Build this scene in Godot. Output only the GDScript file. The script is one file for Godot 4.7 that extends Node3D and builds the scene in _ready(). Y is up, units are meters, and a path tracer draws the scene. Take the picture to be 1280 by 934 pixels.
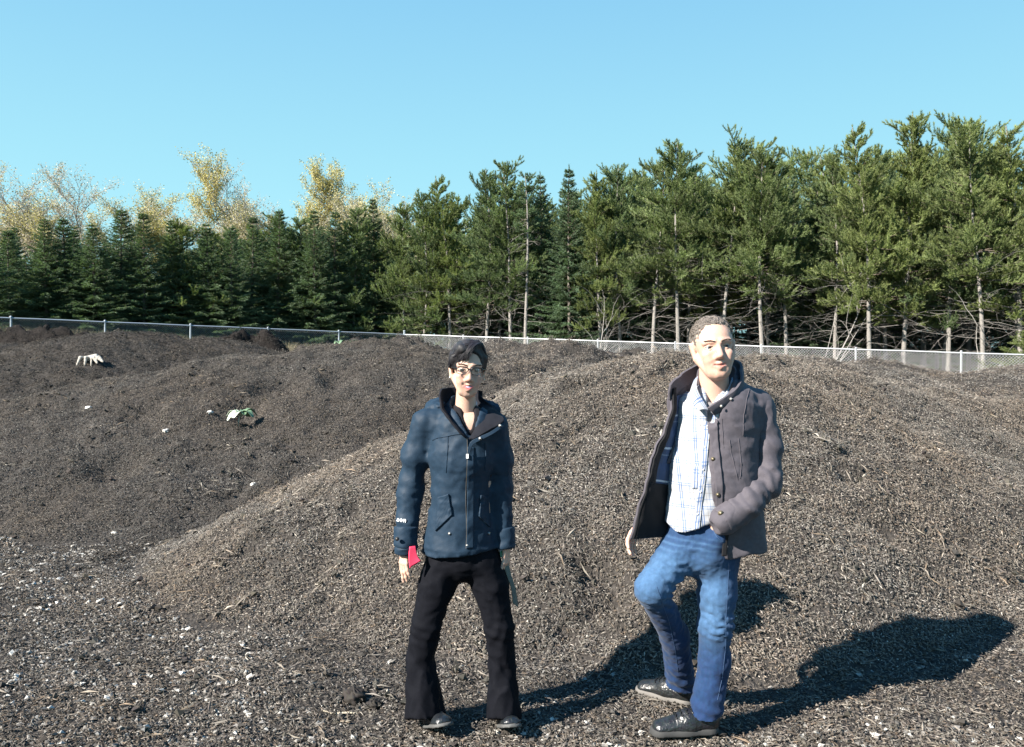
extends Node3D
# A compost yard in autumn sun: two people in front of piles of shredded wood and soil,
# a chain-link fence and a plantation of pines and spruces behind.
# x to the right, y up, -z away from the camera; metres.  "dist" below always means -z.

const EYE_HEIGHT := 1.6

var rng := RandomNumberGenerator.new()
var noise_big := FastNoiseLite.new()
var noise_mid := FastNoiseLite.new()
var noise_fine := FastNoiseLite.new()
var noise_cloth := FastNoiseLite.new()
var noise_cell := FastNoiseLite.new()
var M := {}
var taken := {}
var no_call: Callable


# ---------------------------------------------------------------- mesh builder
class MB:
	var v := PackedVector3Array()
	var n := PackedVector3Array()
	var c := PackedColorArray()
	var uv := PackedVector2Array()
	var idx := PackedInt32Array()

	func tri(a: Vector3, b: Vector3, d: Vector3, col: Color) -> void:
		var k := v.size()
		var nn := (d - a).cross(b - a).normalized()
		v.append(a); v.append(b); v.append(d)
		n.append(nn); n.append(nn); n.append(nn)
		c.append(col); c.append(col); c.append(col)
		idx.append(k); idx.append(k + 1); idx.append(k + 2)

	func quad(a: Vector3, b: Vector3, d: Vector3, e: Vector3, col: Color) -> void:
		var k := v.size()
		var nn := (d - a).cross(b - a).normalized()
		for p in [a, b, d, e]:
			v.append(p); n.append(nn); c.append(col)
		idx.append_array(PackedInt32Array([k, k + 1, k + 2, k, k + 2, k + 3]))

	func box(centre: Vector3, size: Vector3, basis: Basis, col: Color) -> void:
		var x := basis.x * size.x * 0.5
		var y := basis.y * size.y * 0.5
		var z := basis.z * size.z * 0.5
		for s in [[x, y, z], [y, z, x], [z, x, y]]:
			for d in [1.0, -1.0]:
				var o: Vector3 = centre + s[2] * d
				var a: Vector3 = s[0]
				var b: Vector3 = s[1] * d
				quad(o - a - b, o - a + b, o + a + b, o + a - b, col)

	# a tube through points, a radius at each, closed at both ends
	func tube(pts: Array, rad: Array, sides: int, col: Color, flat := 1.0) -> void:
		var count := pts.size()
		var k0 := v.size()
		var side := Vector3.RIGHT
		for i in count:
			var t: Vector3 = (pts[mini(i + 1, count - 1)] - pts[maxi(i - 1, 0)])
			t = t.normalized()
			if i == 0:
				side = t.cross(Vector3(0.31, 0.2, 0.93)).normalized()
				if side.length() < 0.5:
					side = t.cross(Vector3.RIGHT).normalized()
			side = (side - t * side.dot(t)).normalized()
			var up := t.cross(side)
			for s in sides:
				var a := TAU * s / sides
				var d := side * cos(a) + up * sin(a) * flat
				v.append(pts[i] + d * rad[i]); n.append(d.normalized()); c.append(col)
		for i in count - 1:
			for s in sides:
				var a := k0 + i * sides + s
				var b := k0 + i * sides + (s + 1) % sides
				idx.append_array(PackedInt32Array([a, a + sides, b, b, a + sides, b + sides]))
		for e in [0, count - 1]:
			var kc := v.size()
			v.append(pts[e]); n.append(((pts[e] - pts[1 if e == 0 else count - 2]) as Vector3).normalized()); c.append(col)
			for s in sides:
				var a := k0 + int(e) * sides + s
				var b := k0 + int(e) * sides + (s + 1) % sides
				idx.append_array(PackedInt32Array([kc, a, b] if e == 0 else [kc, b, a]))

	func add_arrays(vv: PackedVector3Array, nn: PackedVector3Array, ii: PackedInt32Array, col: Color) -> void:
		var k := v.size()
		v.append_array(vv); n.append_array(nn)
		for i in vv.size():
			c.append(col)
		for i in ii:
			idx.append(i + k)

	func smooth_normals() -> void:
		n.resize(v.size())
		n.fill(Vector3.ZERO)
		for i in range(0, idx.size(), 3):
			var a := idx[i]
			var b := idx[i + 1]
			var d := idx[i + 2]
			var f := (v[d] - v[a]).cross(v[b] - v[a])
			n[a] += f; n[b] += f; n[d] += f
		for i in n.size():
			n[i] = n[i].normalized()

	func mesh() -> ArrayMesh:
		var arr := []
		arr.resize(Mesh.ARRAY_MAX)
		arr[Mesh.ARRAY_VERTEX] = v
		if n.size() != v.size():
			smooth_normals()
		arr[Mesh.ARRAY_NORMAL] = n
		if c.size() == v.size():
			arr[Mesh.ARRAY_COLOR] = c
		if uv.size() == v.size():
			arr[Mesh.ARRAY_TEX_UV] = uv
		arr[Mesh.ARRAY_INDEX] = idx
		var m := ArrayMesh.new()
		m.add_surface_from_arrays(Mesh.PRIMITIVE_TRIANGLES, arr)
		return m


# ---------------------------------------------------------------- scene helpers
func numbered(called: String) -> String:
	taken[called] = taken.get(called, -1) + 1
	return called if taken[called] == 0 else "%s_%03d" % [called, taken[called]]

func tag(o: Node, label: String, category: String, group := "", kind := "") -> void:
	if label:
		o.set_meta("label", label)
	if category:
		o.set_meta("category", category)
	if group:
		o.set_meta("group", group)
	if kind:
		o.set_meta("kind", kind)

func thing(called: String, label: String, category: String, where := Vector3.ZERO, group := "") -> Node3D:
	var o := Node3D.new()
	o.name = numbered(called)
	add_child(o)
	o.position = where
	tag(o, label, category, group)
	return o

func obj(called: String, mesh: Mesh, mat: Material, parent: Node = self) -> MeshInstance3D:
	var o := MeshInstance3D.new()
	o.name = numbered(called) if parent == self else called
	o.mesh = mesh
	o.material_override = mat
	parent.add_child(o, true)
	return o

func scatter(called: String, mesh: Mesh, mat: Material, where: Array, tints: Array, parent: Node) -> MultiMeshInstance3D:
	var mm := MultiMesh.new()
	mm.transform_format = MultiMesh.TRANSFORM_3D
	mm.use_colors = true
	mm.mesh = mesh
	mm.instance_count = where.size()
	for i in where.size():
		mm.set_instance_transform(i, where[i])
		mm.set_instance_color(i, tints[i])
	var o := MultiMeshInstance3D.new()
	o.name = called
	o.multimesh = mm
	o.material_override = mat
	o.set_meta("kind", "stuff")
	parent.add_child(o, true)
	return o

func lin(r: float, g: float, b: float) -> Color:
	return Color(r, g, b).linear_to_srgb()

func mat(color: Color, rough := 0.8, spec := 0.5) -> StandardMaterial3D:
	var m := StandardMaterial3D.new()
	m.albedo_color = color
	m.roughness = rough
	m.metallic_specular = spec
	return m

func vmat(rough := 0.9, spec := 0.3) -> StandardMaterial3D:
	var m := mat(Color.WHITE, rough, spec)
	m.vertex_color_use_as_albedo = true
	return m

func noise_tex(freq: float, octaves: int, size: int, seed_: int, ramp: Gradient = null, kind := FastNoiseLite.TYPE_SIMPLEX_SMOOTH) -> NoiseTexture2D:
	var f := FastNoiseLite.new()
	f.noise_type = kind
	f.frequency = freq
	f.fractal_octaves = octaves
	f.seed = seed_
	var t := NoiseTexture2D.new()
	t.width = size
	t.height = size
	t.seamless = true
	t.noise = f
	if ramp:
		t.color_ramp = ramp
	return t

func ramp(stops: Array) -> Gradient:
	var g := Gradient.new()
	g.offsets = PackedFloat32Array(stops.map(func(s): return s[0]))
	g.colors = PackedColorArray(stops.map(func(s): return s[1]))
	return g

func rr(a: float, b: float) -> float:
	return rng.randf_range(a, b)


# ---------------------------------------------------------------- entry
func _ready() -> void:
	setup_camera_and_light()
	setup_noise()
	setup_materials()
	build_ground()
	build_piles()
	build_fences()
	build_trees()
	build_small_things()
	build_people()

func setup_camera_and_light() -> void:
	var cam := Camera3D.new()
	cam.name = "camera"
	cam.fov = 2.0 * rad_to_deg(atan(467.0 / 1000.0))
	cam.position = Vector3(0, EYE_HEIGHT, 0)
	cam.rotation_degrees = Vector3(-1.55, 0, 0)
	cam.near = 0.05
	cam.far = 2000.0
	cam.current = true
	add_child(cam)

	var sky_mat := ProceduralSkyMaterial.new()
	sky_mat.sky_top_color = lin(0.02, 0.25, 0.72)
	sky_mat.sky_horizon_color = lin(0.52, 0.97, 1.0)
	sky_mat.sky_curve = 0.42
	sky_mat.ground_bottom_color = lin(0.10, 0.09, 0.08)
	sky_mat.ground_horizon_color = lin(0.30, 0.34, 0.34)
	sky_mat.sun_angle_max = 3.0
	var sky := Sky.new()
	sky.sky_material = sky_mat
	var env := Environment.new()
	env.background_mode = Environment.BG_SKY
	env.sky = sky
	env.background_energy_multiplier = 0.345
	env.tonemap_mode = Environment.TONE_MAPPER_LINEAR
	env.tonemap_exposure = 3.1
	env.sdfgi_enabled = true
	env.ssao_enabled = true
	env.ssil_enabled = true
	var we := WorldEnvironment.new()
	we.name = "world_environment"
	we.environment = env
	add_child(we)

	var sun := DirectionalLight3D.new()
	sun.name = "sun"
	sun.light_energy = 1.6
	sun.light_color = Color(1.0, 0.97, 0.925)
	sun.light_angular_distance = 0.5
	sun.shadow_enabled = true
	sun.sky_mode = DirectionalLight3D.SKY_MODE_LIGHT_ONLY
	add_child(sun)
	# low autumn sun behind the camera's left shoulder
	sun.look_at_from_position(Vector3.ZERO, Vector3(1.69, -1.41, -1.10), Vector3.UP)

func setup_noise() -> void:
	rng.seed = 20
	for f in [noise_big, noise_mid, noise_fine, noise_cloth, noise_cell]:
		f.noise_type = FastNoiseLite.TYPE_SIMPLEX_SMOOTH
		f.fractal_type = FastNoiseLite.FRACTAL_FBM
	noise_big.seed = 3; noise_big.frequency = 0.45; noise_big.fractal_octaves = 2
	noise_mid.seed = 5; noise_mid.frequency = 2.2; noise_mid.fractal_octaves = 3
	noise_fine.seed = 7; noise_fine.frequency = 11.0; noise_fine.fractal_octaves = 2
	noise_cloth.seed = 11; noise_cloth.frequency = 1.0; noise_cloth.fractal_octaves = 2
	noise_cell.noise_type = FastNoiseLite.TYPE_CELLULAR
	noise_cell.seed = 13; noise_cell.frequency = 4.5; noise_cell.fractal_type = FastNoiseLite.FRACTAL_NONE

func setup_materials() -> void:
	var soil_col := noise_tex(0.03, 5, 512, 31, ramp([[0.0, lin(0.018, 0.0165, 0.015)], [0.45, lin(0.036, 0.032, 0.029)], [0.75, lin(0.058, 0.052, 0.047)], [1.0, lin(0.09, 0.081, 0.073)]]))
	var soil_bump := noise_tex(0.05, 5, 512, 32)
	for k in [["soil", 1.0], ["soil_far", 1.0]]:
		var m := mat(Color.WHITE, 0.95, 0.25)
		m.albedo_texture = soil_col
		m.heightmap_enabled = true
		m.heightmap_texture = soil_bump
		m.heightmap_scale = 1.4
		m.uv1_triplanar = true
		m.uv1_world_triplanar = true
		m.uv1_scale = Vector3.ONE * 1.3
		M[k[0]] = m
	M.soil_dark = M.soil_far
	M.soil_dark.albedo_color = Color(0.62, 0.6, 0.6)
	M.shred = vmat(0.85, 0.3)
	M.stone = vmat(0.8, 0.35)
	M.galvanised = mat(lin(0.36, 0.37, 0.38), 0.42, 0.5)
	M.galvanised.metallic = 0.35
	M.old_galvanised = mat(lin(0.30, 0.34, 0.38), 0.5, 0.5)
	M.old_galvanised.metallic = 0.35
	M.wire = mat(lin(0.55, 0.56, 0.57), 0.5, 0.5)
	M.wire.metallic = 0.3
	M.bark = vmat(0.9, 0.2)
	var bark_bump := noise_tex(0.08, 4, 256, 41)
	M.bark.heightmap_enabled = true
	M.bark.heightmap_texture = bark_bump
	M.bark.heightmap_scale = 2.0
	M.bark.uv1_triplanar = true
	M.bark.uv1_scale = Vector3(6, 1.5, 6)
	M.needles = vmat(0.6, 0.35)
	M.needles.backlight_enabled = true
	M.needles.backlight = lin(0.6, 0.7, 0.3)
	M.leaf = vmat(0.6, 0.3)
	M.leaf.backlight_enabled = true
	M.leaf.backlight = lin(0.6, 0.6, 0.3)
	M.straw = vmat(0.8, 0.3)


# ---------------------------------------------------------------- ground and compost piles
func smooth(a: float, b: float, x: float) -> float:
	return smoothstep(a, b, x)

func ground_base(x: float, d: float) -> float:
	return smooth(8.0, 23.0, d) * (0.56 - (0.043 if x > 0.0 else 0.064) * clampf(x, -22.0, 22.0))

func ground_height(x: float, d: float) -> float:
	var y := ground_base(x, d) + noise_big.get_noise_2d(x, d) * 0.03
	if d < 12.0 and absf(x) < 12.0:
		y += noise_mid.get_noise_2d(x, d) * 0.022 + noise_fine.get_noise_2d(x * 1.3, d * 1.3) * 0.008
	return trodden(x, d, y - 0.006) if d < 4.3 and d > 2.5 else y

func grown(from: float, dense_from: float, dense_to: float, to: float, step: float, growth: float) -> PackedFloat32Array:
	var out: Array[float] = []
	var x := dense_from
	var s := step
	while x > from:
		s *= growth
		x -= s
		out.push_front(x)
	x = dense_from
	while x < dense_to:
		out.append(x)
		x += step
	s = step
	while x < to:
		out.append(x)
		s *= growth
		x += s
	out.append(x)
	return PackedFloat32Array(out)

# a height sheet over two lists of coordinates; quads whose corners all lie below "floor_of" are left out
func height_sheet(xs: PackedFloat32Array, ds: PackedFloat32Array, h: PackedFloat32Array, keep: PackedByteArray) -> ArrayMesh:
	var b := MB.new()
	var nx := xs.size()
	var nd := ds.size()
	b.v.resize(nx * nd)
	b.n.resize(nx * nd)
	for j in nd:
		var j0 := maxi(j - 1, 0)
		var j1 := mini(j + 1, nd - 1)
		for i in nx:
			var i0 := maxi(i - 1, 0)
			var i1 := mini(i + 1, nx - 1)
			b.v[j * nx + i] = Vector3(xs[i], h[j * nx + i], -ds[j])
			var sx := (h[j * nx + i1] - h[j * nx + i0]) / (xs[i1] - xs[i0])
			var sd := (h[j1 * nx + i] - h[j0 * nx + i]) / (ds[j1] - ds[j0])
			b.n[j * nx + i] = Vector3(-sx, 1.0, sd).normalized()
	for j in nd - 1:
		for i in nx - 1:
			var a := j * nx + i
			if keep.size() and not (keep[a] or keep[a + 1] or keep[a + nx] or keep[a + nx + 1]):
				continue
			b.idx.append(a); b.idx.append(a + nx); b.idx.append(a + 1)
			b.idx.append(a + 1); b.idx.append(a + nx); b.idx.append(a + nx + 1)
	return b.mesh()

# a splinter of wood: a bent three-sided sliver
func sliver(b: MB, at: Vector3, dir: Vector3, up: Vector3, length: float, width: float, col: Color) -> void:
	var side := dir.cross(up).normalized() * width * 0.5
	var u := up * width * 0.45
	var mid := at + up * rr(-0.1, 0.15) * length
	var a := at - dir * length * 0.5
	var e := at + dir * length * 0.5
	b.tri(a, mid - side, mid + u, col)
	b.tri(a, mid + u, mid + side, col)
	b.tri(e, mid + u, mid - side, col)
	b.tri(e, mid + side, mid + u, col)
	b.tri(a, mid + side, mid - side, col)
	b.tri(e, mid - side, mid + side, col)

func crumb(b: MB, at: Vector3, r: float, flat: float, col: Color) -> void:
	var bs := Basis.from_euler(Vector3(rr(-0.4, 0.4), rr(0, TAU), rr(-0.4, 0.4)))
	var p := []
	for d in [Vector3.RIGHT, Vector3.BACK, Vector3.LEFT, Vector3.FORWARD]:
		p.append(at + bs * ((d + Vector3(rr(-0.3, 0.3), rr(-0.3, 0.3), rr(-0.3, 0.3))) * r * rr(0.7, 1.2)))
	var top := at + bs * (Vector3(rr(-0.4, 0.4), flat, rr(-0.4, 0.4)) * r)
	var low := at - bs * Vector3(0, flat * r, 0)
	for i in 4:
		b.tri(top, p[(i + 1) % 4], p[i], col)
		b.tri(low, p[i], p[(i + 1) % 4], col)

func wood_tone() -> Color:
	var t := rng.randf()
	var s := rr(0.75, 1.3)
	if t < 0.42:
		return Color(0.062 * s, 0.054 * s, 0.047 * s)
	if t < 0.80:
		return Color(0.118 * s, 0.106 * s, 0.093 * s)
	if t < 0.91:
		return Color(0.185 * s, 0.168 * s, 0.148 * s)
	if t < 0.985:
		return Color(0.105 * s, 0.082 * s, 0.062 * s)
	return Color(0.34 * s, 0.31 * s, 0.27 * s)

# a small tangle of shreds, laid over the pile many times
func shred_clump(n: int, radius: float, long: float) -> ArrayMesh:
	var b := MB.new()
	for i in n:
		var a := rr(0, TAU)
		var r := radius * sqrt(rng.randf())
		var at := Vector3(cos(a) * r, rr(-0.004, 0.018), sin(a) * r)
		var t := rr(0, TAU)
		var dir := Vector3(cos(t), rr(-0.5, 0.5), sin(t)).normalized()
		var up := (Vector3.UP + Vector3(rr(-0.5, 0.5), 0, rr(-0.5, 0.5))).normalized()
		up = (up - dir * up.dot(dir)).normalized()
		if rng.randf() < 0.72:
			var l := long * rr(0.35, 1.0) * (1.7 if rng.randf() < 0.07 else 1.0)
			sliver(b, at, dir, up, l, rr(0.0032, 0.0078), wood_tone())
		else:
			crumb(b, at, rr(0.003, 0.009), rr(0.5, 0.9), wood_tone() * Color(0.8, 0.8, 0.8))
	return b.mesh()

func gravel_clump(n: int, radius: float) -> ArrayMesh:
	var b := MB.new()
	for i in n:
		var a := rr(0, TAU)
		var r := radius * sqrt(rng.randf())
		var at := Vector3(cos(a) * r, rr(0.0, 0.006), sin(a) * r)
		var t := rng.randf()
		var s := rr(0.6, 1.25)
		if t < 0.42:
			var l := rr(0.012, 0.04)
			var q := rr(0, TAU)
			sliver(b, at, Vector3(cos(q), rr(-0.2, 0.2), sin(q)).normalized(), Vector3.UP, l, rr(0.003, 0.007), wood_tone())
		else:
			var col := Color(0.075 * s, 0.070 * s, 0.065 * s)
			if t > 0.955:
				col = Color(0.33 * s, 0.325 * s, 0.31 * s)
			elif t > 0.82:
				col = Color(0.165 * s, 0.158 * s, 0.147 * s)
			crumb(b, at, (0.0025 + 0.0095 * pow(rng.randf(), 2.4)) * (1.2 if t > 0.955 else 1.0), rr(0.45, 0.8), col)
	return b.mesh()

# coarse bits: strips of bark, broken twigs, clods
func chunk_clump() -> ArrayMesh:
	var b := MB.new()
	for i in 7:
		var a := rr(0, TAU)
		var at := Vector3(rr(-0.16, 0.16), rr(0.004, 0.016), rr(-0.16, 0.16))
		var dir := Vector3(cos(a), rr(-0.25, 0.25), sin(a)).normalized()
		sliver(b, at, dir, (Vector3.UP - dir * dir.y).normalized(), rr(0.05, 0.12), rr(0.006, 0.014), wood_tone() * Color(1.25, 1.22, 1.15))
	for i in 5:
		crumb(b, Vector3(rr(-0.16, 0.16), 0.006, rr(-0.16, 0.16)), rr(0.012, 0.028), rr(0.6, 0.9), Color(0.05, 0.044, 0.038) * rr(0.6, 1.2))
	return b.mesh()

var chunks := []
var shreds := []
var gravels := []

# scatter clumps over a height grid
func strew(parent: Node3D, called: String, meshes: Array, xs: PackedFloat32Array, ds: PackedFloat32Array, h: PackedFloat32Array, keep: PackedByteArray, spacing: float, size: float, allow: Callable, tone: Callable, lift := 0.0) -> void:
	var nx := xs.size()
	var where := []
	var tints := []
	for m in meshes:
		where.append([])
		tints.append([])
	var x0 := xs[0]
	var d0 := ds[0]
	var stepx := xs[1] - xs[0]
	var stepd := ds[1] - ds[0]
	var d := d0 + spacing
	var dmax := ds[ds.size() - 1] - spacing
	var xmax := xs[nx - 1] - spacing
	while d < dmax:
		var x := x0 + spacing
		while x < xmax:
			var px := x + rr(-0.5, 0.5) * spacing
			var pd := d + rr(-0.5, 0.5) * spacing
			x += spacing
			var fx := (px - x0) / stepx
			var fd := (pd - d0) / stepd
			var i := int(fx)
			var j := int(fd)
			if i < 0 or j < 0 or i > nx - 2 or j > ds.size() - 2:
				continue
			var a := j * nx + i
			if keep.size() and not keep[a]:
				continue
			# out of the camera's reach, with room for a step to the side
			if absf(px) > pd * 0.70 + 1.3 or pd < 2.2:
				continue
			if not allow.call(px, pd):
				continue
			fx -= i
			fd -= j
			var y := lerpf(lerpf(h[a], h[a + 1], fx), lerpf(h[a + nx], h[a + nx + 1], fx), fd)
			var sx := (h[a + 1] - h[a]) / stepx
			var sd := (h[a + nx] - h[a]) / stepd
			var up := Vector3(-sx, 1.0, sd).normalized()
			var to_eye := (Vector3(0, EYE_HEIGHT, 0) - Vector3(px, y, -pd)).normalized()
			if up.dot(to_eye) < -0.12:
				continue
			var t := rr(0, TAU)
			var f := Vector3(cos(t), 0, sin(t))
			var r := f.cross(up).normalized()
			f = up.cross(r)
			var s := size * rr(0.8, 1.25)
			var k := rng.randi() % meshes.size()
			where[k].append(Transform3D(Basis(r * s, up * s, f * s), Vector3(px, y + lift, -pd)))
			tints[k].append(tone.call(px, pd))
		d += spacing
	for k in meshes.size():
		if where[k].size():
			scatter(called, meshes[k], M.shred, where[k], tints[k], parent)

func near_tone(x: float, d: float) -> Color:
	var t := noise_big.get_noise_2d(x * 2.0 + 40.0, d * 2.0) * 0.5 + noise_mid.get_noise_2d(x * 0.7, d * 0.7 + 9.0) * 0.5
	var s := clampf(1.0 + t * 0.32, 0.6, 1.5) * rr(0.8, 1.2)
	var warm := clampf(noise_big.get_noise_2d(x * 1.1 - 20.0, d * 1.1 + 70.0), -0.5, 0.5) * 0.07
	return Color(s * (1.0 + warm), s, s * (1.0 - warm))

func build_ground() -> void:
	for i in 5:
		shreds.append(shred_clump(30, 0.075, 0.034))
	for i in 4:
		chunks.append(chunk_clump())
	for i in 4:
		gravels.append(gravel_clump(44, 0.085))
	var xs := grown(-420.0, -5.5, 5.0, 420.0, 0.06, 1.13)
	var ds := grown(-60.0, 1.8, 8.5, 700.0, 0.06, 1.12)
	var h := PackedFloat32Array()
	h.resize(xs.size() * ds.size())
	for j in ds.size():
		for i in xs.size():
			h[j * xs.size() + i] = ground_height(xs[i], ds[j])
	var g := obj("ground", height_sheet(xs, ds, h, PackedByteArray()), M.soil)
	tag(g, "dark gravelly yard ground in front of the compost piles", "ground", "", "structure")
	# loose gravel and wood bits on the part the camera sees from near by
	var gx := grown(-5.5, -5.5, 5.0, 5.0, 0.05, 1.0)
	var gd := grown(2.0, 2.0, 9.5, 9.5, 0.05, 1.0)
	var gh := PackedFloat32Array()
	gh.resize(gx.size() * gd.size())
	var keep := PackedByteArray()
	keep.resize(gh.size())
	for j in gd.size():
		for i in gx.size():
			gh[j * gx.size() + i] = ground_height(gx[i], gd[j])
			keep[j * gx.size() + i] = 1 if pile_height(0, gx[i], gd[j]) < gh[j * gx.size() + i] + 0.05 else 0
	# stones show through on the driven track at the left and front, shredded wood covers the rest
	var stony := func(x: float, d: float) -> bool:
		var n := noise_mid.get_noise_2d(x * 0.5 + 11.0, d * 0.5) * 0.5 + noise_big.get_noise_2d(x * 1.5, d * 1.5 + 5.0) * 0.6
		var w := maxf(smoothstep(-0.5, -1.5, x + (d - 3.4) * 0.55), smoothstep(3.5, 3.2, d)) * (1.0 - 0.75 * smoothstep(6.3, 7.4, d))
		return rng.randf() < clampf(w + n * 0.8, 0.03, 0.97)
	strew(g, "gravel", gravels, gx, gd, gh, keep, 0.068, 1.0, stony, func(x, d):
		var s: float = 1.05 * clampf(1.0 + noise_mid.get_noise_2d(x * 0.6 + 3.0, d * 0.6) * 0.8, 0.5, 1.6)
		return Color(s * 1.03, s, s * 0.96))
	strew(g, "bark_pieces", chunks, gx, gd, gh, keep, 0.36, 0.9, func(_x, _d): return rng.randf() < 0.7, func(x, d): return near_tone(x, d) * Color(1.2, 1.2, 1.2))
	strew(g, "shredded_wood", shreds, gx, gd, gh, keep, 0.068, 1.0, func(x, d): return x > -2.2 - (d - 3.4) * 0.4 or rng.randf() < 0.35, func(x, d):
		var damp: float = 1.15 - 0.65 * smoothstep(5.6, 6.8, d + noise_big.get_noise_2d(x * 2.0, d * 2.0) * 0.8)
		return near_tone(x, d) * Color(damp, damp * 0.985, damp * 0.965))

# Each pile: rounded cones [x, dist, height, slope, roundness] run together, and how rough it is.
var PILES := [
	{"label": "large brown pile of shredded wood directly behind the two people", "cones": [[1.35, 7.3, 1.58, 0.475, 0.9], [2.7, 8.3, 1.52, 0.50, 0.9], [4.2, 9.0, 1.22, 0.46, 1.0], [6.2, 9.4, 1.03, 0.42, 1.0], [-0.9, 6.2, 0.60, 0.42, 0.5]], "near": 1.2, "step": 0.04, "rough": 1.0, "spacing": 0.047, "size": 1.0},
	{"label": "broad dark compost pile left of the woman with a wilted cabbage on it", "cones": [[-2.2, 12.0, 1.72, 0.44, 1.2], [-3.9, 11.6, 1.53, 0.44, 1.0], [-5.4, 11.0, 1.14, 0.38, 0.8], [-7.4, 10.3, 0.50, 0.25, 0.9], [-0.9, 12.6, 1.58, 0.48, 1.0], [-3.4, 9.6, 0.80, 0.36, 0.6]], "step": 0.06, "rough": 0.9, "spacing": 0.057, "size": 1.0},
	{"label": "rear compost pile at far left with a pale husk lying on its face", "cones": [[-8.2, 17.0, 2.0, 0.40, 1.6], [-10.7, 16.7, 1.74, 0.40, 1.4], [-6.5, 17.4, 1.82, 0.40, 1.2], [-7.6, 14.4, 1.1, 0.33, 1.0]], "step": 0.07, "rough": 0.9, "spacing": 0.085, "size": 1.35},
	{"label": "low ridge of dark clods near the fence at far left", "cones": [[-13.4, 20.6, 2.17, 0.9, 0.3], [-12.7, 20.6, 2.24, 1.1, 0.2], [-12.1, 20.6, 2.16, 1.1, 0.2], [-11.5, 20.5, 2.24, 1.1, 0.2], [-10.9, 20.5, 2.15, 1.0, 0.2], [-10.5, 20.5, 2.02, 0.9, 0.3]], "step": 0.09, "rough": 3.4, "spacing": 0.16, "size": 2.0},
	{"label": "small ridge of dark clods behind the rear left pile", "cones": [[-7.4, 20.5, 2.06, 1.0, 0.2], [-6.9, 20.5, 2.12, 1.1, 0.2], [-6.3, 20.4, 2.10, 1.1, 0.2]], "step": 0.09, "rough": 3.4, "spacing": 0.16, "size": 2.0},
	{"label": "lumpy grey heap behind the cabbage pile, with green scraps on it", "cones": [[-4.6, 18.6, 1.78, 0.6, 0.5], [-3.5, 18.3, 1.86, 0.6, 0.5], [-2.4, 18.4, 1.95, 0.6, 0.5]], "step": 0.09, "rough": 3.0, "spacing": 0.15, "size": 2.0},
	{"label": "rounded compost heap just right of the woman's head", "cones": [[0.15, 12.4, 1.56, 0.5, 0.7], [-0.35, 12.8, 1.35, 0.5, 0.6]], "step": 0.07, "rough": 1.4, "spacing": 0.1, "size": 1.6},
	{"label": "taller heap with a steep dark end, right of the woman and near the fence", "cones": [[1.0, 16.4, 1.83, 0.55, 0.6], [0.25, 16.6, 1.66, 0.5, 0.6], [-0.3, 17.4, 1.78, 0.5, 0.6]], "step": 0.08, "rough": 2.0, "spacing": 0.13, "size": 1.9},
	{"label": "low clumpy ridge before the fence, left of the man's head", "cones": [[1.9, 18.2, 1.62, 0.8, 0.35], [2.7, 18.3, 1.66, 0.8, 0.35], [3.4, 18.4, 1.55, 0.8, 0.35]], "step": 0.09, "rough": 3.0, "spacing": 0.15, "size": 2.0},
	{"label": "flat brown heap just right of the man's shoulder before the fence", "cones": [[5.0, 13.2, 1.45, 0.34, 1.2], [4.0, 13.6, 1.42, 0.36, 1.2]], "step": 0.08, "rough": 1.0, "spacing": 0.11, "size": 1.7},
	{"label": "rounded greyish heap before the fence, below the thick pine trunk", "cones": [[6.75, 14.6, 1.42, 0.42, 0.8], [6.0, 14.2, 1.27, 0.38, 0.8]], "step": 0.08, "rough": 1.2, "spacing": 0.11, "size": 1.7},
	{"label": "low grey heap before the fence near the right edge", "cones": [[7.7, 13.2, 1.25, 0.34, 1.1], [6.8, 12.4, 1.05, 0.34, 1.0]], "step": 0.08, "rough": 1.0, "spacing": 0.11, "size": 1.7},
	{"label": "brown heap before the fence, cut off by the right edge", "cones": [[10.4, 15.4, 1.36, 0.36, 1.2]], "step": 0.08, "rough": 1.0, "spacing": 0.12, "size": 1.7},
]
# hollows scraped out of the big pile and its neighbour: [pile, x, dist, radius, depth]
var HOLLOWS := [[0, 0.50, 4.55, 0.13, 0.10], [0, 0.62, 4.40, 0.10, 0.07], [0, 0.32, 4.25, 0.08, 0.06], [0, -0.68, 3.70, 0.07, 0.06], [0, 1.25, 3.6, 0.10, 0.05], [1, -3.1, 9.2, 0.22, 0.12], [1, -2.9, 9.9, 0.3, 0.14], [1, -2.2, 10.2, 0.22, 0.12], [1, -4.3, 9.3, 0.2, 0.1], [1, -5.5, 9.7, 0.3, 0.12], [1, -4.0, 8.1, 0.25, 0.12]]

# ground pressed flat under the four feet: [x, dist, radius, height]
var FEET := [[-0.33, 3.36, 0.20, -0.004], [-0.03, 3.34, 0.20, -0.006], [0.72, 3.28, 0.24, -0.004], [0.71, 3.64, 0.26, 0.004]]

func trodden(x: float, d: float, y: float) -> float:
	for f in FEET:
		var e: float = Vector2(x - f[0], d - f[1]).length() / f[2]
		if e < 1.6:
			y = lerpf(f[3], y, smoothstep(0.75, 1.6, e))
	return y

func pile_height(k: int, x: float, d: float) -> float:
	var p: Dictionary = PILES[k]
	var acc := 0.0
	var top := -9.0
	var near: float = p.get("near", 1.0)
	if near > 1.0:
		near *= 1.0 + 0.15 * maxf(0.0, x - 1.5)
	for c in p.cones:
		var dd: float = d - c[1]
		if dd < 0.0:
			dd *= near
		var q: float = sqrt((x - c[0]) * (x - c[0]) + dd * dd + c[4] * c[4]) - c[4]
		var h: float = c[2] - c[3] * q
		top = maxf(top, h)
		acc += exp(clampf(h * 7.0, -40.0, 40.0))
	var y := log(acc) / 7.0
	return lerpf(y, top, 0.35)

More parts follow.
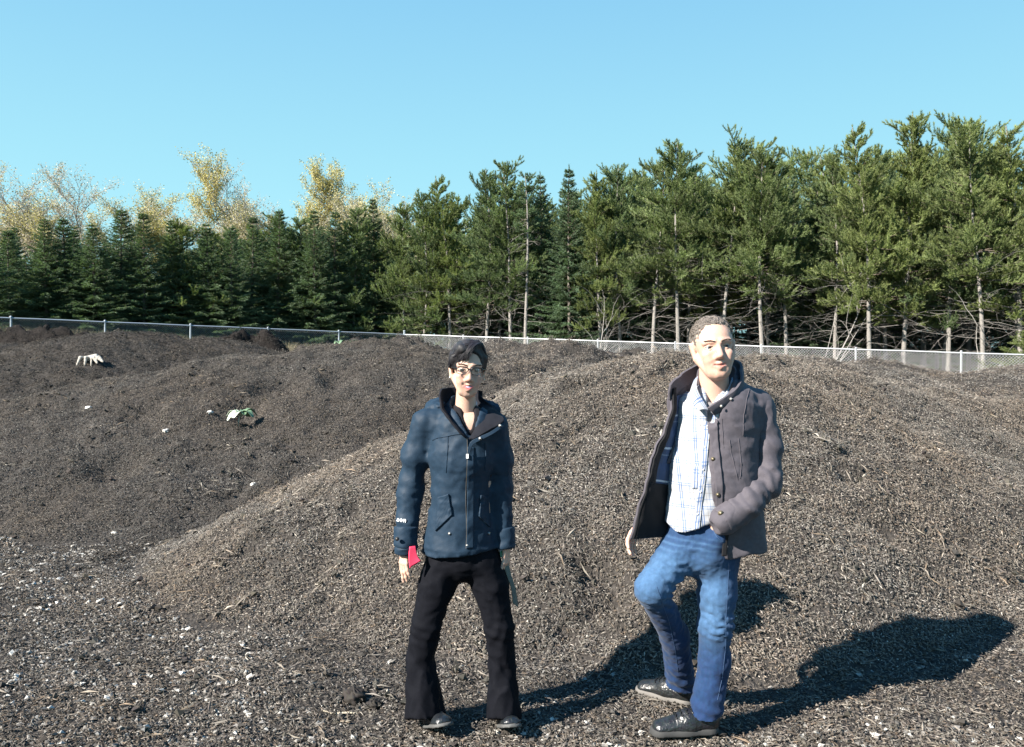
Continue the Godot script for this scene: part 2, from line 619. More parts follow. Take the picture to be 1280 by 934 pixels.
func build_piles() -> void:
	for k in PILES.size():
		var p: Dictionary = PILES[k]
		var lo := Vector2(1e9, 1e9)
		var hi := Vector2(-1e9, -1e9)
		for c in p.cones:
			var reach: float = (c[2] + 0.1) / c[3] + c[4] + 0.3
			lo = lo.min(Vector2(c[0] - reach, c[1] - reach))
			hi = hi.max(Vector2(c[0] + reach, c[1] + reach))
		lo.y = maxf(lo.y, 2.4)
		var xs := grown(lo.x, lo.x, hi.x, hi.x, p.step, 1.0)
		var ds := grown(lo.y, lo.y, hi.y, hi.y, p.step, 1.0)
		var nx := xs.size()
		var h := PackedFloat32Array()
		h.resize(nx * ds.size())
		var keep := PackedByteArray()
		keep.resize(h.size())
		var keep_strew := PackedByteArray()
		keep_strew.resize(h.size())
		for j in ds.size():
			for i in nx:
				var x := xs[i]
				var d := ds[j]
				var g := ground_base(x, d)
				var y := pile_height(k, x, d)
				var a := j * nx + i
				if y < g - 0.35:
					h[a] = g - 0.3
					continue
				# the foot runs out gently
				if y < g + 0.3:
					var t := (y - g + 0.3) / 0.6
					y = g - 0.1 + t * t * 0.40
				var r: float = p.rough * smoothstep(-0.1, 0.25, y - g)
				y += noise_big.get_noise_2d(x * 1.6 + k * 31.0, d * 1.6) * 0.075 * (0.4 + 0.6 * r)
				y += noise_mid.get_noise_2d(x + k * 17.0, d) * 0.05 * r
				y += noise_fine.get_noise_2d(x, d + k * 5.0) * 0.016 * (0.5 + 0.5 * r)
				if p.rough > 1.3:
					y += (0.25 - absf(noise_cell.get_noise_2d(x * (1.0 if p.rough < 2.5 else 0.55), d * 0.8))) * 0.05 * (p.rough - 1.2)
				# small slips and pits
				y -= smoothstep(0.22, 0.5, noise_mid.get_noise_2d(x * 0.55 + k * 9.0, d * 0.8 - 30.0)) * 0.055 * r
				for q in HOLLOWS:
					if q[0] == k:
						var e: float = ((x - q[1]) * (x - q[1]) + (d - q[2]) * (d - q[2])) / (q[3] * q[3])
						if e < 6.0:
							y -= q[4] * exp(-e * e * 0.7)
				if k == 0 and d < 4.3:
					y = trodden(x, d, y)
				h[a] = y
				if y > g - 0.12:
					keep[a] = 1
				if y > g + 0.0:
					keep_strew[a] = 1
		var root := thing("compost_pile", p.label, "pile", Vector3.ZERO, "piles of compost and shredded wood in the yard")
		var o := obj("soil_body", height_sheet(xs, ds, h, keep), M.soil_dark if k in [3, 4] else M.soil, root)
		var dark: float = [1.40, 0.88, 0.56, 0.30, 0.30, 0.85, 1.2, 1.15, 0.9, 1.35, 1.2, 1.15, 1.35][k]
		strew(root, "shredded_wood", shreds, xs, ds, h, keep_strew, p.spacing, p.size, func(_x, _d): return true, func(x, d): return near_tone(x, d) * Color(dark, dark * (0.985 if k == 0 else 1.0), dark * (0.96 if k == 0 else 1.0)))
		if k in [0, 1, 2, 6]:
			strew(root, "bark_pieces", chunks, xs, ds, h, keep_strew, 0.34 if k == 0 else 0.42, 1.0, func(_x, _d): return rng.randf() < 0.8, func(x, d): return near_tone(x, d) * Color(dark, dark, dark))
		p.xs = xs
		p.ds = ds
		p.h = h

# height of a pile as built
func pile_at(k: int, x: float, d: float) -> float:
	var p: Dictionary = PILES[k]
	var i := clampi(int((x - p.xs[0]) / p.step), 0, p.xs.size() - 2)
	var j := clampi(int((d - p.ds[0]) / p.step), 0, p.ds.size() - 2)
	return p.h[j * p.xs.size() + i]


# ---------------------------------------------------------------- chain-link fence
const FENCE_HIGH := 1.5

func wire_panel(length: float, high: float) -> ArrayMesh:
	var b := MB.new()
	var pitch := 0.072
	var r := 0.0030
	var n := int((length + high) / pitch)
	for way: float in [1.0, -1.0]:
		for i in range(-int(high / pitch) - 1, n + 1):
			var x0: float = i * pitch if way > 0 else i * pitch + high
			# the wire runs from (x0, 0) to (x0 + way * high, high), cut to the panel
			var t0 := 0.0
			var t1 := 1.0
			var xa := x0
			var xb := x0 + way * high
			var lo := minf(xa, xb)
			var hi := maxf(xa, xb)
			if hi <= 0.02 or lo >= length - 0.02:
				continue
			for q in [0.0, length]:
				var t: float = (q - xa) / (xb - xa)
				if t > 0.0 and t < 1.0:
					if (q == 0.0) == (way > 0):
						t0 = maxf(t0, t)
					else:
						t1 = minf(t1, t)
			var p := Vector3(lerpf(xa, xb, t0), high * t0 + 0.03, 0.004 * way)
			var e := Vector3(lerpf(xa, xb, t1), high * t1 + 0.03, 0.004 * way)
			if p.distance_to(e) < 0.04:
				continue
			b.tube([p, e], [r, r], 3, Color.WHITE)
	return b.mesh()

func fence_run(label: String, from: Vector2, to: Vector2, rail_from: float, rail_to: float, spans: int, steel: Material, wire: Material, end_post: bool) -> void:
	var root := thing("chain_link_fence", label, "fence")
	var length := from.distance_to(to) / spans
	var panel := wire_panel(length, FENCE_HIGH - 0.09)
	var dir := Vector3(to.x - from.x, 0, -(to.y - from.y)).normalized()
	var slope := (rail_to - rail_from) / from.distance_to(to)
	var basis := Basis(dir + Vector3(0, slope, 0), Vector3.UP, dir.cross(Vector3.UP))
	var post := CylinderMesh.new()
	post.top_radius = 0.03; post.bottom_radius = 0.03; post.height = FENCE_HIGH + 0.35; post.radial_segments = 12; post.rings = 1
	var cap := SphereMesh.new()
	cap.radius = 0.036; cap.height = 0.06; cap.radial_segments = 12; cap.rings = 6
	var clamp_mesh := TorusMesh.new()
	clamp_mesh.inner_radius = 0.029; clamp_mesh.outer_radius = 0.038; clamp_mesh.rings = 12; clamp_mesh.ring_segments = 6
	for i in spans + 1:
		var t := float(i) / spans
		var at := Vector3(lerpf(from.x, to.x, t), lerpf(rail_from, rail_to, t), -lerpf(from.y, to.y, t))
		if i < spans or end_post:
			var o := obj("post", post, steel, root)
			var tall := 0.09 if (end_post and i == spans) else 0.0
			o.position = at + Vector3(0, -post.height * 0.5 + tall, 0)
			if tall > 0.0:
				o.scale = Vector3(1.35, 1, 1.35)
			o.rotation = Vector3(rr(-0.008, 0.008), 0, rr(-0.012, 0.012))
			var cp := obj("cap", cap, steel, o)
			cp.position = Vector3(0, post.height * 0.5 + 0.005, 0)
			for q in [0.16, 0.75, 1.3]:
				var ring := obj("clamp_band", clamp_mesh, steel, o)
				ring.position = Vector3(0, post.height * 0.5 - q, 0)
		if i < spans:
			var w := obj("wire_mesh", panel, wire, root)
			w.transform = Transform3D(basis, at - Vector3(0, FENCE_HIGH, 0) - dir.cross(Vector3.UP) * 0.035)
	var rail := MB.new()
	var pts := []
	var rad := []
	for i in spans * 2 + 1:
		var t := float(i) / (spans * 2)
		pts.append(Vector3(lerpf(from.x, to.x, t), lerpf(rail_from, rail_to, t) - 0.035 + (0.006 if i % 2 else 0.0), -lerpf(from.y, to.y, t)))
		rad.append(0.022)
	rail.tube(pts, rad, 10, Color.WHITE)
	obj("top_rail", rail.mesh(), steel, root)

func build_fences() -> void:
	fence_run("bright galvanised chain-link fence in front of the tall pines", Vector2(16.0, 18.2), Vector2(-3.9, 29.0), 1.42, 2.26, 9, M.galvanised, M.wire, false)
	fence_run("dull bluish chain-link fence in front of the low spruces", Vector2(-16.6, 22.0), Vector2(-3.9, 29.0), 2.68, 2.26, 6, M.old_galvanised, M.old_galvanised, true)
	# dry grass along the fence
	var b := MB.new()
	for i in 26:
		var a := rr(0, TAU)
		var at := Vector3(rr(-0.14, 0.14), 0, rr(-0.1, 0.1))
		var tip := at + Vector3(cos(a) * rr(0.05, 0.25), rr(0.25, 0.6), sin(a) * rr(0.05, 0.2))
		var s := rr(0.7, 1.2)
		var side := Vector3(-sin(a), 0, cos(a)) * 0.006
		var mid := at.lerp(tip, 0.55) + Vector3(0, 0.06, 0)
		var col := Color(0.27 * s, 0.24 * s, 0.17 * s)
		b.tri(at - side, at + side, mid, col)
		b.tri(at + side, mid + side, mid, col)
		b.tri(mid, mid + side, tip, col)
	var where := []
	var tints := []
	for i in 5000:
		var left := i < 4200
		var t := rng.randf()
		var p := Vector2(-16.6, 22.0).lerp(Vector2(-3.9, 29.0), t) if left else Vector2(16.0, 18.2).lerp(Vector2(-3.9, 29.0), t)
		var off := rr(-1.4, 2.0) if left else rr(0.1, 1.6)
		var q := p + Vector2(-0.48 if left else 0.48, 0.87) * off
		var s := rr(0.9, 1.75) * (1.0 if left else 0.5)
		where.append(Transform3D(Basis(Vector3.UP, rr(0, TAU)).scaled(Vector3(s, s, s)), Vector3(q.x, ground_base(q.x, q.y) - 0.03, -q.y)))
		var k := rr(0.6, 1.15)
		tints.append(Color(k, k * rr(0.92, 1.02), k * rr(0.8, 1.0)))
	var gmm := scatter("dry_grass", b.mesh(), M.straw, where, tints, self)
	tag(gmm, "pale dry grass growing along the foot of the fence", "grass", "", "stuff")


# ---------------------------------------------------------------- trees
# needle tuft: narrow blades fanned about a direction
func tuft(b: MB, at: Vector3, dir: Vector3, n: int, length: float, width: float, spread: float, col: Color) -> void:
	for i in n:
		var d := (dir + Vector3(rr(-1, 1), rr(-0.8, 1), rr(-1, 1)) * spread).normalized()
		var side := d.cross(Vector3(rr(-1, 1), rr(-1, 1), rr(-1, 1))).normalized() * width * 0.5
		var l := length * rr(0.7, 1.2)
		var s := rr(0.8, 1.2)
		b.tri(at - side, at + side, at + d * l, Color(col.r * s, col.g * s, col.b * s))

func trunk_points(high: float, lean: Vector2, bend: float, seed_: float) -> Array:
	var pts := []
	for i in 13:
		var t := i / 12.0
		var w := sin(t * 5.0 + seed_) * bend * t
		pts.append(Vector3(lean.x * t * high + w, high * t, lean.y * t * high + cos(t * 4.0 + seed_ * 2.0) * bend * t))
	return pts

func along(pts: Array, t: float) -> Vector3:
	var f := clampf(t, 0, 1) * (pts.size() - 1)
	var i := mini(int(f), pts.size() - 2)
	return pts[i].lerp(pts[i + 1], f - i)

func dead_bough(b: MB, at: Vector3, dir: Vector3, length: float, radius: float, col: Color, depth := 0) -> void:
	var pts := [at]
	var rad := [radius]
	var p := at
	var d := dir
	for i in 5:
		d = (d + Vector3(rr(-0.25, 0.25), rr(-0.28, 0.22), rr(-0.25, 0.25))).normalized()
		p += d * length / 5.0
		pts.append(p)
		rad.append(radius * (1.0 - 0.17 * (i + 1)))
		if depth < 1 and i > 0 and rng.randf() < 0.75:
			dead_bough(b, p, (d + Vector3(rr(-0.9, 0.9), rr(-0.5, 0.5), rr(-0.9, 0.9))).normalized(), length * rr(0.3, 0.55), radius * 0.5, col, depth + 1)
	b.tube(pts, rad, 4 if depth == 0 else 3, col)

# one pine: {trunk, crown, dead} meshes for a tree of the given height
func make_pine(high: float, crown_from: float, wide: float, tone: Color, dead_from: float, airy: float) -> Dictionary:
	var seed_ := rr(0, 9)
	var pts := trunk_points(high, Vector2(rr(-0.06, 0.06), rr(-0.02, 0.02)), 0.14, seed_)
	var tb := MB.new()
	var rad := []
	for i in 13:
		rad.append(lerpf(0.085, 0.012, pow(i / 12.0, 0.85)) * (1.25 if i == 0 else 1.0) * high / 8.0)
	tb.tube(pts, rad, 9, Color(0.29, 0.27, 0.25))
	var dead := MB.new()
	var n_dead := int(34 * (crown_from - dead_from) * high / 3.0) + 6
	for i in n_dead:
		var t := rr(dead_from, crown_from + 0.12)
		var a := rr(0, TAU)
		var dir := Vector3(cos(a), rr(-0.35, 0.25), sin(a)).normalized()
		var g := rr(0.8, 1.4)
		dead_bough(dead, along(pts, t), dir, rr(0.4, 1.25) * wide, rr(0.006, 0.012), Color(0.22 * g, 0.205 * g, 0.19 * g))
	var crown := MB.new()
	var y := crown_from
	# one side of the crown is often thinner
	var thin_side := rr(0, TAU)
	while y < 0.975:
		var f := (y - crown_from) / (1.0 - crown_from)
		# widest a third of the way up the crown, rounded at the top
		var reach := wide * (lerpf(0.70, 1.0, smoothstep(0.0, 0.3, f)) * pow(1.0 - f, 0.5) + 0.10) * rr(0.6, 1.2)
		var n := 5 + int(rng.randf() * 4)
		var a0 := rr(0, TAU)
		for k in n:
			var a := a0 + TAU * k / n + rr(-0.4, 0.4)
			if rng.randf() < airy * (1.0 - f * 0.5) * (1.0 + 0.8 * cos(a - thin_side)):
				continue
			var rise := lerpf(-0.05, 0.75, f) + rr(-0.2, 0.25)
			var len_ := reach * (rr(0.55, 1.2) if k < 5 else rr(0.2, 0.5))
			var dir := Vector3(cos(a), rise, sin(a)).normalized()
			var start := along(pts, y + rr(-0.02, 0.02))
			var bp := [start]
			var br := [0.017 * (1.0 - f * 0.6)]
			var d := dir
			var p := start
			var segs := 6
			for s in segs:
				d = (d + Vector3(rr(-0.16, 0.16), rr(-0.08, 0.16) - (0.06 if s < 2 and f < 0.4 else 0.0), rr(-0.16, 0.16))).normalized()
				p += d * len_ / segs
				bp.append(p)
				br.append(br[0] * (1.0 - 0.15 * (s + 1)))
			dead.tube(bp, br, 4, Color(0.15, 0.125, 0.10))
			# side shoots all round the bough, each a brush of needles turned up at the end
			var shoots := int(len_ / 0.075) + 4
			var bough_tone := rr(0.75, 1.25)
			for s in shoots:
				var q := lerpf(0.22 if f < 0.25 else 0.03, 1.0, (s + rng.randf()) / shoots)
				var at := along(bp, q)
				var w := rr(0, TAU)
				var lat := dir.cross(Vector3.UP).normalized() * cos(w) + Vector3.UP * (sin(w) * 0.7 + 0.2)
				var td := (dir * rr(0.4, 1.0) + lat * rr(0.4, 1.0)).normalized()
				var tl := lerpf(0.46, 0.22, q) * rr(0.5, 1.25) * clampf(len_, 0.5, 1.2)
				var nt := int(tl / 0.045) + 2
				var sp := at
				var shoot_tone := bough_tone * rr(0.8, 1.2)
				for m in nt:
					td = (td + Vector3(rr(-0.12, 0.12), 0.09, rr(-0.12, 0.12))).normalized()
					sp += td * tl / nt
					tuft(crown, sp, td, 7, 0.085, 0.0175, 0.85, Color(tone.r * shoot_tone, tone.g * shoot_tone, tone.b * shoot_tone))
				tuft(crown, sp, td, 6, 0.095, 0.014, 0.4, Color(tone.r * 1.25 * shoot_tone, tone.g * 1.2 * shoot_tone, tone.b * shoot_tone))
		y += rr(0.2, 0.36) / high
	# leading shoots
	for i in 5:
		var at := along(pts, 1.0 - i * 0.012)
		tuft(crown, at, Vector3.UP, 12, 0.11, 0.013, 0.45, tone)
	return {"trunk": tb.mesh(), "crown": crown.mesh(), "dead": dead.mesh()}

func make_spruce(high: float, wide: float, tone: Color) -> Dictionary:
	var seed_ := rr(0, 9)
	var pts := trunk_points(high, Vector2(rr(-0.012, 0.012), 0), 0.03, seed_)
	var tb := MB.new()
	var rad := []
	for i in 13:
		rad.append(lerpf(0.075, 0.008, i / 12.0) * high / 6.0)
	tb.tube(pts, rad, 8, Color(0.17, 0.15, 0.13))
	var dead := MB.new()
	for i in 16:
		var a := rr(0, TAU)
		dead_bough(dead, along(pts, rr(0.02, 0.22)), Vector3(cos(a), rr(-0.4, 0.1), sin(a)).normalized(), rr(0.4, 1.0) * wide, rr(0.006, 0.011), Color(0.2, 0.185, 0.17))
	var crown := MB.new()
	var y := 0.06
	while y < 0.99:
		var f := y
		var reach := wide * (pow(1.0 - f, 0.86) * lerpf(0.78, 1.0, smoothstep(0.0, 0.18, f)) + 0.035)
		var n := 5 + int(rng.randf() * 3)
		var a0 := rr(0, TAU)
		for k in n:
			var a := a0 + TAU * k / n + rr(-0.3, 0.3)
			var len_ := reach * rr(0.72, 1.18)
			var dir := Vector3(cos(a), lerpf(-0.22, 0.75, f * f) + rr(-0.1, 0.12), sin(a)).normalized()
			var bp := [along(pts, y)]
			var p: Vector3 = bp[0]
			var d := dir
			for s in 5:
				d = (d + Vector3(rr(-0.06, 0.06), 0.06, rr(-0.06, 0.06))).normalized()
				p += d * len_ / 5.0
				bp.append(p)
			dead.tube(bp, [0.011, 0.009, 0.007, 0.006, 0.004, 0.002], 3, Color(0.12, 0.095, 0.075))
			var tw := int(len_ / 0.055) + 3
			var bough_tone := rr(0.7, 1.25)
			for s in tw:
				var q := lerpf(0.12, 1.0, float(s) / tw)
				var at := along(bp, q)
				var lat := dir.cross(Vector3.UP).normalized() * (1.0 if s % 2 else -1.0)
				var td := (dir * 0.75 + lat * rr(0.5, 0.9) + Vector3(0, rr(-0.35, 0.12), 0)).normalized()
				var tl := (0.07 + 0.30 * (1.0 - q)) * rr(0.6, 1.2) * clampf(len_, 0.35, 1.2)
				var nt := int(tl / 0.05) + 1
				for m in nt:
					var c := bough_tone * rr(0.8, 1.2)
					tuft(crown, at + td * (tl * (m + 0.5) / nt), td, 6, 0.068, 0.020, 0.65, Color(tone.r * c, tone.g * c, tone.b * c))
		y += rr(0.11, 0.19) / high
	for i in 6:
		tuft(crown, along(pts, 1.0 - i * 0.01), Vector3.UP, 8, 0.09, 0.014, 0.4, tone)
	return {"trunk": tb.mesh(), "crown": crown.mesh(), "dead": dead.mesh()}

func grow(wood: MB, leaves: MB, at: Vector3, dir: Vector3, length: float, radius: float, depth: int, leafy: float, tone: Color, bark: Color) -> void:
	var pts := [at]
	var rad := [radius]
	var p := at
	var d := dir
	for i in 4:
		d = (d + Vector3(rr(-0.16, 0.16), rr(-0.02, 0.14), rr(-0.16, 0.16))).normalized()
		p += d * length / 4.0
		pts.append(p)
		rad.append(radius * (1.0 - 0.14 * (i + 1)))
		if depth < 4 and (i > 0 or depth > 0):
			for k in (2 if depth > 0 else 1):
				var a := rr(0, TAU)
				var out := (d * 0.9 + Vector3(cos(a), rr(0.1, 0.5), sin(a)) * rr(0.5, 0.9)).normalized()
				grow(wood, leaves, p, out, length * rr(0.42, 0.62), radius * 0.5, depth + 1, leafy, tone, bark)
	if depth < 3:
		wood.tube(pts, rad, 6 if depth == 0 else 3, bark)
	else:
		wood.tube([pts[0], pts[2], pts[4]], [rad[0], rad[2], rad[4]], 3, bark)
	if depth >= 2:
		for i in 11:
			if rng.randf() > leafy:
				continue
			var at2: Vector3 = pts[1 + rng.randi() % 4] + Vector3(rr(-0.15, 0.15), rr(-0.15, 0.1), rr(-0.15, 0.15))
			var s := rr(0.75, 1.25)
			var u := Vector3(rr(-1, 1), rr(-1, 1), rr(-1, 1)).normalized() * 0.042
			var w := u.cross(Vector3(rr(-1, 1), rr(-1, 1), rr(-1, 1))).normalized() * 0.030
			leaves.quad(at2 - u, at2 - w, at2 + u, at2 + w, Color(tone.r * s, tone.g * s, tone.b * s))

func make_birch(high: float, leafy: float, tone: Color) -> Dictionary:
	var wood := MB.new()
	var leaves := MB.new()
	grow(wood, leaves, Vector3.ZERO, Vector3.UP, high * 0.62, 0.09, 0, leafy, tone, Color(0.42, 0.39, 0.35))
	return {"trunk": wood.mesh(), "crown": leaves.mesh()}

const ORDINAL := ["first", "second", "third", "fourth", "fifth", "sixth", "seventh", "eighth", "ninth", "tenth", "eleventh", "twelfth", "thirteenth", "fourteenth", "fifteenth", "sixteenth", "seventeenth", "eighteenth", "nineteenth", "twentieth", "twenty-first", "twenty-second", "twenty-third", "twenty-fourth"]

func plant_tree(called: String, kind: Dictionary, x: float, d: float, sy: float, sx: float, label: String, category: String, group: String, leaves: Material) -> Node3D:
	var root := thing(called, label, category, Vector3(x, ground_base(x, d) - 0.05, -d), group)
	root.rotation.y = rr(0, TAU)
	root.scale = Vector3(sx, sy, sx)
	obj("trunk", kind.trunk, M.bark, root)
	if kind.has("dead"):
		obj("branches", kind.dead, M.bark, root)
	obj("crown", kind.crown, leaves, root)
	return root

func build_trees() -> void:
	rng.seed = 77
	var pine_green := Color(0.185, 0.220, 0.088)
	var pine_blue := Color(0.130, 0.182, 0.105)
	var spruce_green := Color(0.112, 0.165, 0.098)
	var pines := []
	for i in 7:
		var tone := pine_green.lerp(pine_blue, [0.0, 0.35, 0.7, 0.15, 0.5, 0.0, 0.25][i])
		pines.append(make_pine(8.0, [0.36, 0.43, 0.32, 0.46, 0.40, 0.30, 0.38][i], rr(1.5, 2.1), tone, 0.03, [0.12, 0.22, 0.15, 0.3, 0.18, 0.1, 0.25][i]))
	var full := []
	for i in 3:
		full.append(make_pine(6.0, 0.06, rr(1.4, 1.7), pine_green.lerp(pine_blue, [0.3, 0.6, 0.1][i]), 0.02, 0.12))
	var snag := make_pine(8.0, 0.70, 0.8, pine_blue, 0.04, 0.45)
	var spruces := []
	for i in 5:
		spruces.append(make_spruce(6.0, rr(1.35, 1.7), spruce_green.lerp(pine_blue, [0.1, 0.5, 0.9, 0.3, 0.7][i])))
	var yellow := [make_birch(9.0, 0.95, Color(0.46, 0.41, 0.17)), make_birch(9.0, 0.75, Color(0.46, 0.42, 0.24)), make_birch(9.0, 0.45, Color(0.44, 0.40, 0.26)), make_birch(9.0, 0.30, Color(0.46, 0.42, 0.34))]

	# front row behind the bright fence: [picture bearing x/dist, dist, top above eye / dist, kind, width]
	var front := [
		[-0.140, 31.0, 0.200, "full", 0, 1.0], [-0.112, 30.5, 0.205, "full", 1, 1.0], [-0.075, 30.2, 0.232, "pine", 0, 1.0], [-0.033, 29.6, 0.240, "pine", 2, 0.95],
		[0.000, 29.0, 0.250, "pine", 4, 1.0], [0.017, 28.2, 0.236, "snag", 0, 1.0], [0.036, 29.6, 0.238, "spruce", 0, 1.0], [0.072, 28.2, 0.246, "spruce", 3, 1.05], [0.112, 27.6, 0.240, "pine", 5, 0.85],
		[0.137, 28.0, 0.248, "pine", 2, 0.9], [0.175, 26.8, 0.262, "pine", 6, 1.0], [0.208, 26.6, 0.272, "pine", 1, 1.05], [0.262, 26.0, 0.274, "pine", 3, 1.0],
		[0.316, 25.3, 0.272, "pine", 1, 1.05], [0.345, 25.8, 0.262, "pine", 6, 0.95], [0.405, 25.2, 0.262, "pine", 4, 0.9], [0.450, 23.6, 0.298, "pine", 0, 1.0], [0.488, 24.2, 0.308, "pine", 5, 1.05],
		[0.545, 23.6, 0.300, "pine", 2, 1.0], [0.590, 22.6, 0.300, "pine", 3, 1.0], [0.640, 22.6, 0.296, "pine", 0, 1.1], [0.720, 21.6, 0.30, "pine", 4, 1.1]]
	var pine_count := 0
	var spruce_count := 0
	for f in front:
		var d: float = f[1]
		var x: float = f[0] * d
		var top: float = EYE_HEIGHT + (f[2] - 0.014) * d - ground_base(x, d)
		if f[3] == "snag":
			plant_tree("pine_tree", snag, x, d, top / 8.0, 1.0, "nearly bare pine with needles only at its top, beside the dark spruces", "tree", "conifers behind the bright fence", M.needles)
		elif f[3] == "spruce":
			plant_tree("spruce_tree", spruces[f[4]], x, d, top / 6.0, 1.15 * f[5], ["dark narrow spruce just right of the nearly bare pine", "dark pointed spruce standing apart, its tip clear against the sky"][spruce_count], "tree", "conifers behind the bright fence", M.needles)
			spruce_count += 1
		else:
			var kind: Dictionary = full[f[4]] if f[3] == "full" else pines[f[4]]
			plant_tree("pine_tree", kind, x, d, top / (6.0 if f[3] == "full" else 8.0), f[5], "green pine behind the bright fence, %s pine from the fence corner" % ORDINAL[pine_count], "tree", "conifers behind the bright fence", M.needles)
			pine_count += 1
	plant_tree("pine_tree", full[2], 0.655 * 20.6, 20.6, 0.40, 0.75, "small bright green young pine at the right edge behind the fence", "tree", "conifers behind the bright fence", M.needles)
	# rows behind them, dark and mostly hidden
	for row in 6:
		for i in 17:
			var s := -3.2 + i * 1.32 + rr(-0.4, 0.4)
			var t := (s + 3.2) / 21.0
			var d := lerpf(31.0, 21.5, t) + 2.0 + row * 2.2 + rr(-0.5, 0.5)
			var x := s * (1.0 + row * 0.055) + row * 0.8
			var top := EYE_HEIGHT + lerpf(0.205, 0.285, clampf(t * 1.25, 0, 1)) * d * rr(0.80, 0.95) - ground_base(x, d)
			if rng.randf() < 0.35:
				plant_tree("spruce_tree", spruces[rng.randi() % 5], x, d, top / 6.0, rr(1.0, 1.3), "spruce inside the plantation, mostly hidden behind the front pines", "tree", "spruces inside the plantation", M.needles)
			else:
				plant_tree("pine_tree", pines[rng.randi() % 7], x, d, top / 8.0, rr(0.9, 1.15), "pine inside the plantation, mostly hidden behind the front pines", "tree", "pines inside the plantation", M.needles)
	for i in 46:
		var x := -15.0 + i * 1.02 + rr(-0.3, 0.3)
		var d := (41.0 if i < 26 else 38.0) + rr(-2.5, 2.5)
		plant_tree("pine_tree", full[i % 3], x, d, rr(1.0, 1.25), rr(1.2, 1.5), "bushy pine at the very back of the plantation, hardly visible between trunks", "tree", "pines at the back of the plantation", M.needles)
	# low spruces behind the dull fence on the left
	var low := [[-0.655, 0.150], [-0.625, 0.155], [-0.580, 0.166], [-0.556, 0.168], [-0.520, 0.160], [-0.488, 0.180], [-0.460, 0.176], [-0.422, 0.164], [-0.408, 0.158], [-0.378, 0.160], [-0.350, 0.154], [-0.325, 0.172], [-0.293, 0.176], [-0.268, 0.165], [-0.246, 0.176], [-0.222, 0.178], [-0.198, 0.176], [-0.172, 0.190]]
	for i in low.size():
		var t := float(i) / low.size()
		var d := lerpf(24.6, 31.5, t) + rr(-0.3, 0.9)
		var x: float = low[i][0] * d
		var top: float = EYE_HEIGHT + low[i][1] * d - ground_base(x, d)
		var as_pine := i in [8, 13, 16]
		plant_tree("pine_tree" if as_pine else "spruce_tree", full[i % 3] if as_pine else spruces[i % 5], x, d, top / 6.0, rr(1.0, 1.3), ("bushy low pine" if as_pine else "low dark green spruce") + " behind the dull fence, %s tree from the left edge" % ORDINAL[i], "tree", "low conifers behind the dull fence", M.needles)
	for row in 3:
		for i in 15:
			var t := (i + rr(-0.3, 0.3)) / 14.0
			var d := lerpf(24.6, 32.0, t) + 1.9 + row * 1.8
			var x := lerpf(-0.70, -0.15, t) * d
			var top := EYE_HEIGHT + rr(0.125, 0.158) * d - ground_base(x, d)
			plant_tree("spruce_tree", spruces[rng.randi() % 5], x, d, top / 6.0, rr(0.9, 1.15), "low spruce in the rows hidden behind the left front spruces", "tree", "spruces in the rear left rows", M.needles)
	# yellowing birches far behind
	var far := [[-0.640, 0.185, 3], [-0.605, 0.200, 2], [-0.565, 0.202, 3], [-0.530, 0.196, 3], [-0.505, 0.178, 1], [-0.470, 0.175, 3], [-0.435, 0.186, 1], [-0.422, 0.188, 0], [-0.395, 0.178, 2], [-0.365, 0.208, 0], [-0.340, 0.184, 2], [-0.315, 0.210, 3], [-0.285, 0.186, 2], [-0.264, 0.198, 0], [-0.232, 0.178, 1], [-0.206, 0.205, 1], [-0.174, 0.210, 0], [-0.150, 0.200, 2], [-0.10, 0.19, 1], [-0.04, 0.185, 2]]
	for i in far.size():
		var d := 44.0 + rr(-2.0, 3.0)
		var x: float = far[i][0] * d
		var top: float = EYE_HEIGHT + (far[i][1] - 0.010) * d - ground_base(x, d)
		var what: String = ["bright yellow birch", "pale yellow birch", "thinly leaved birch", "almost bare whitish birch"][far[i][2]]
		plant_tree("birch_tree", yellow[far[i][2]], x, d, top / 9.0, rr(0.95, 1.2), "%s showing above the low spruces, %s from the left edge" % [what, ORDINAL[i]], "tree", "autumn birches behind the spruces", M.leaf)


# ---------------------------------------------------------------- smooth bodies meshed from distance fields
class Prim:
	var a: Vector3
	var ab: Vector3
	var axis: Vector3
	var u: Vector3
	var w: Vector3
	var il: float
	var wa: float
	var wb: float
	var ta: float
	var tb: float
	var carve := false

	func dist(p: Vector3) -> float:
		var q := p - a
		var t := clampf(q.dot(ab) * il, 0.0, 1.0)
		q -= ab * t
		var rx := wa + (wb - wa) * t
		var ry := ta + (tb - ta) * t
		var m := minf(rx, ry)
		var x := q.dot(u) / rx
		var y := q.dot(w) / ry
		var z := q.dot(axis) / m
		var k0 := sqrt(x * x + y * y + z * z)
		if k0 < 0.001:
			return -m
		x /= rx
		y /= ry
		z /= m
		return k0 * (k0 - 1.0) / sqrt(x * x + y * y + z * z)

# a limb from a to b: half widths (wa, wb) along "across", half thicknesses (ta, tb) square to it
func limb(a: Vector3, b: Vector3, wa: float, wb: float, ta := -1.0, tb := -1.0, across := Vector3.RIGHT, carve := false) -> Prim:
	var p := Prim.new()
	p.a = a
	p.ab = b - a
	if p.ab.length() < 1e-5:
		p.ab = Vector3(0, 1e-4, 0)
	p.axis = p.ab.normalized()
	p.il = 1.0 / p.ab.length_squared()
	var u := across - p.axis * across.dot(p.axis)
	if u.length() < 1e-3:
		u = p.axis.cross(Vector3(0.3, 0.5, 0.8))
	p.u = u.normalized()
	p.w = p.axis.cross(p.u)
	p.wa = wa
	p.wb = wb
	p.ta = ta if ta > 0.0 else wa
	p.tb = tb if tb > 0.0 else wb
	p.carve = carve
	return p

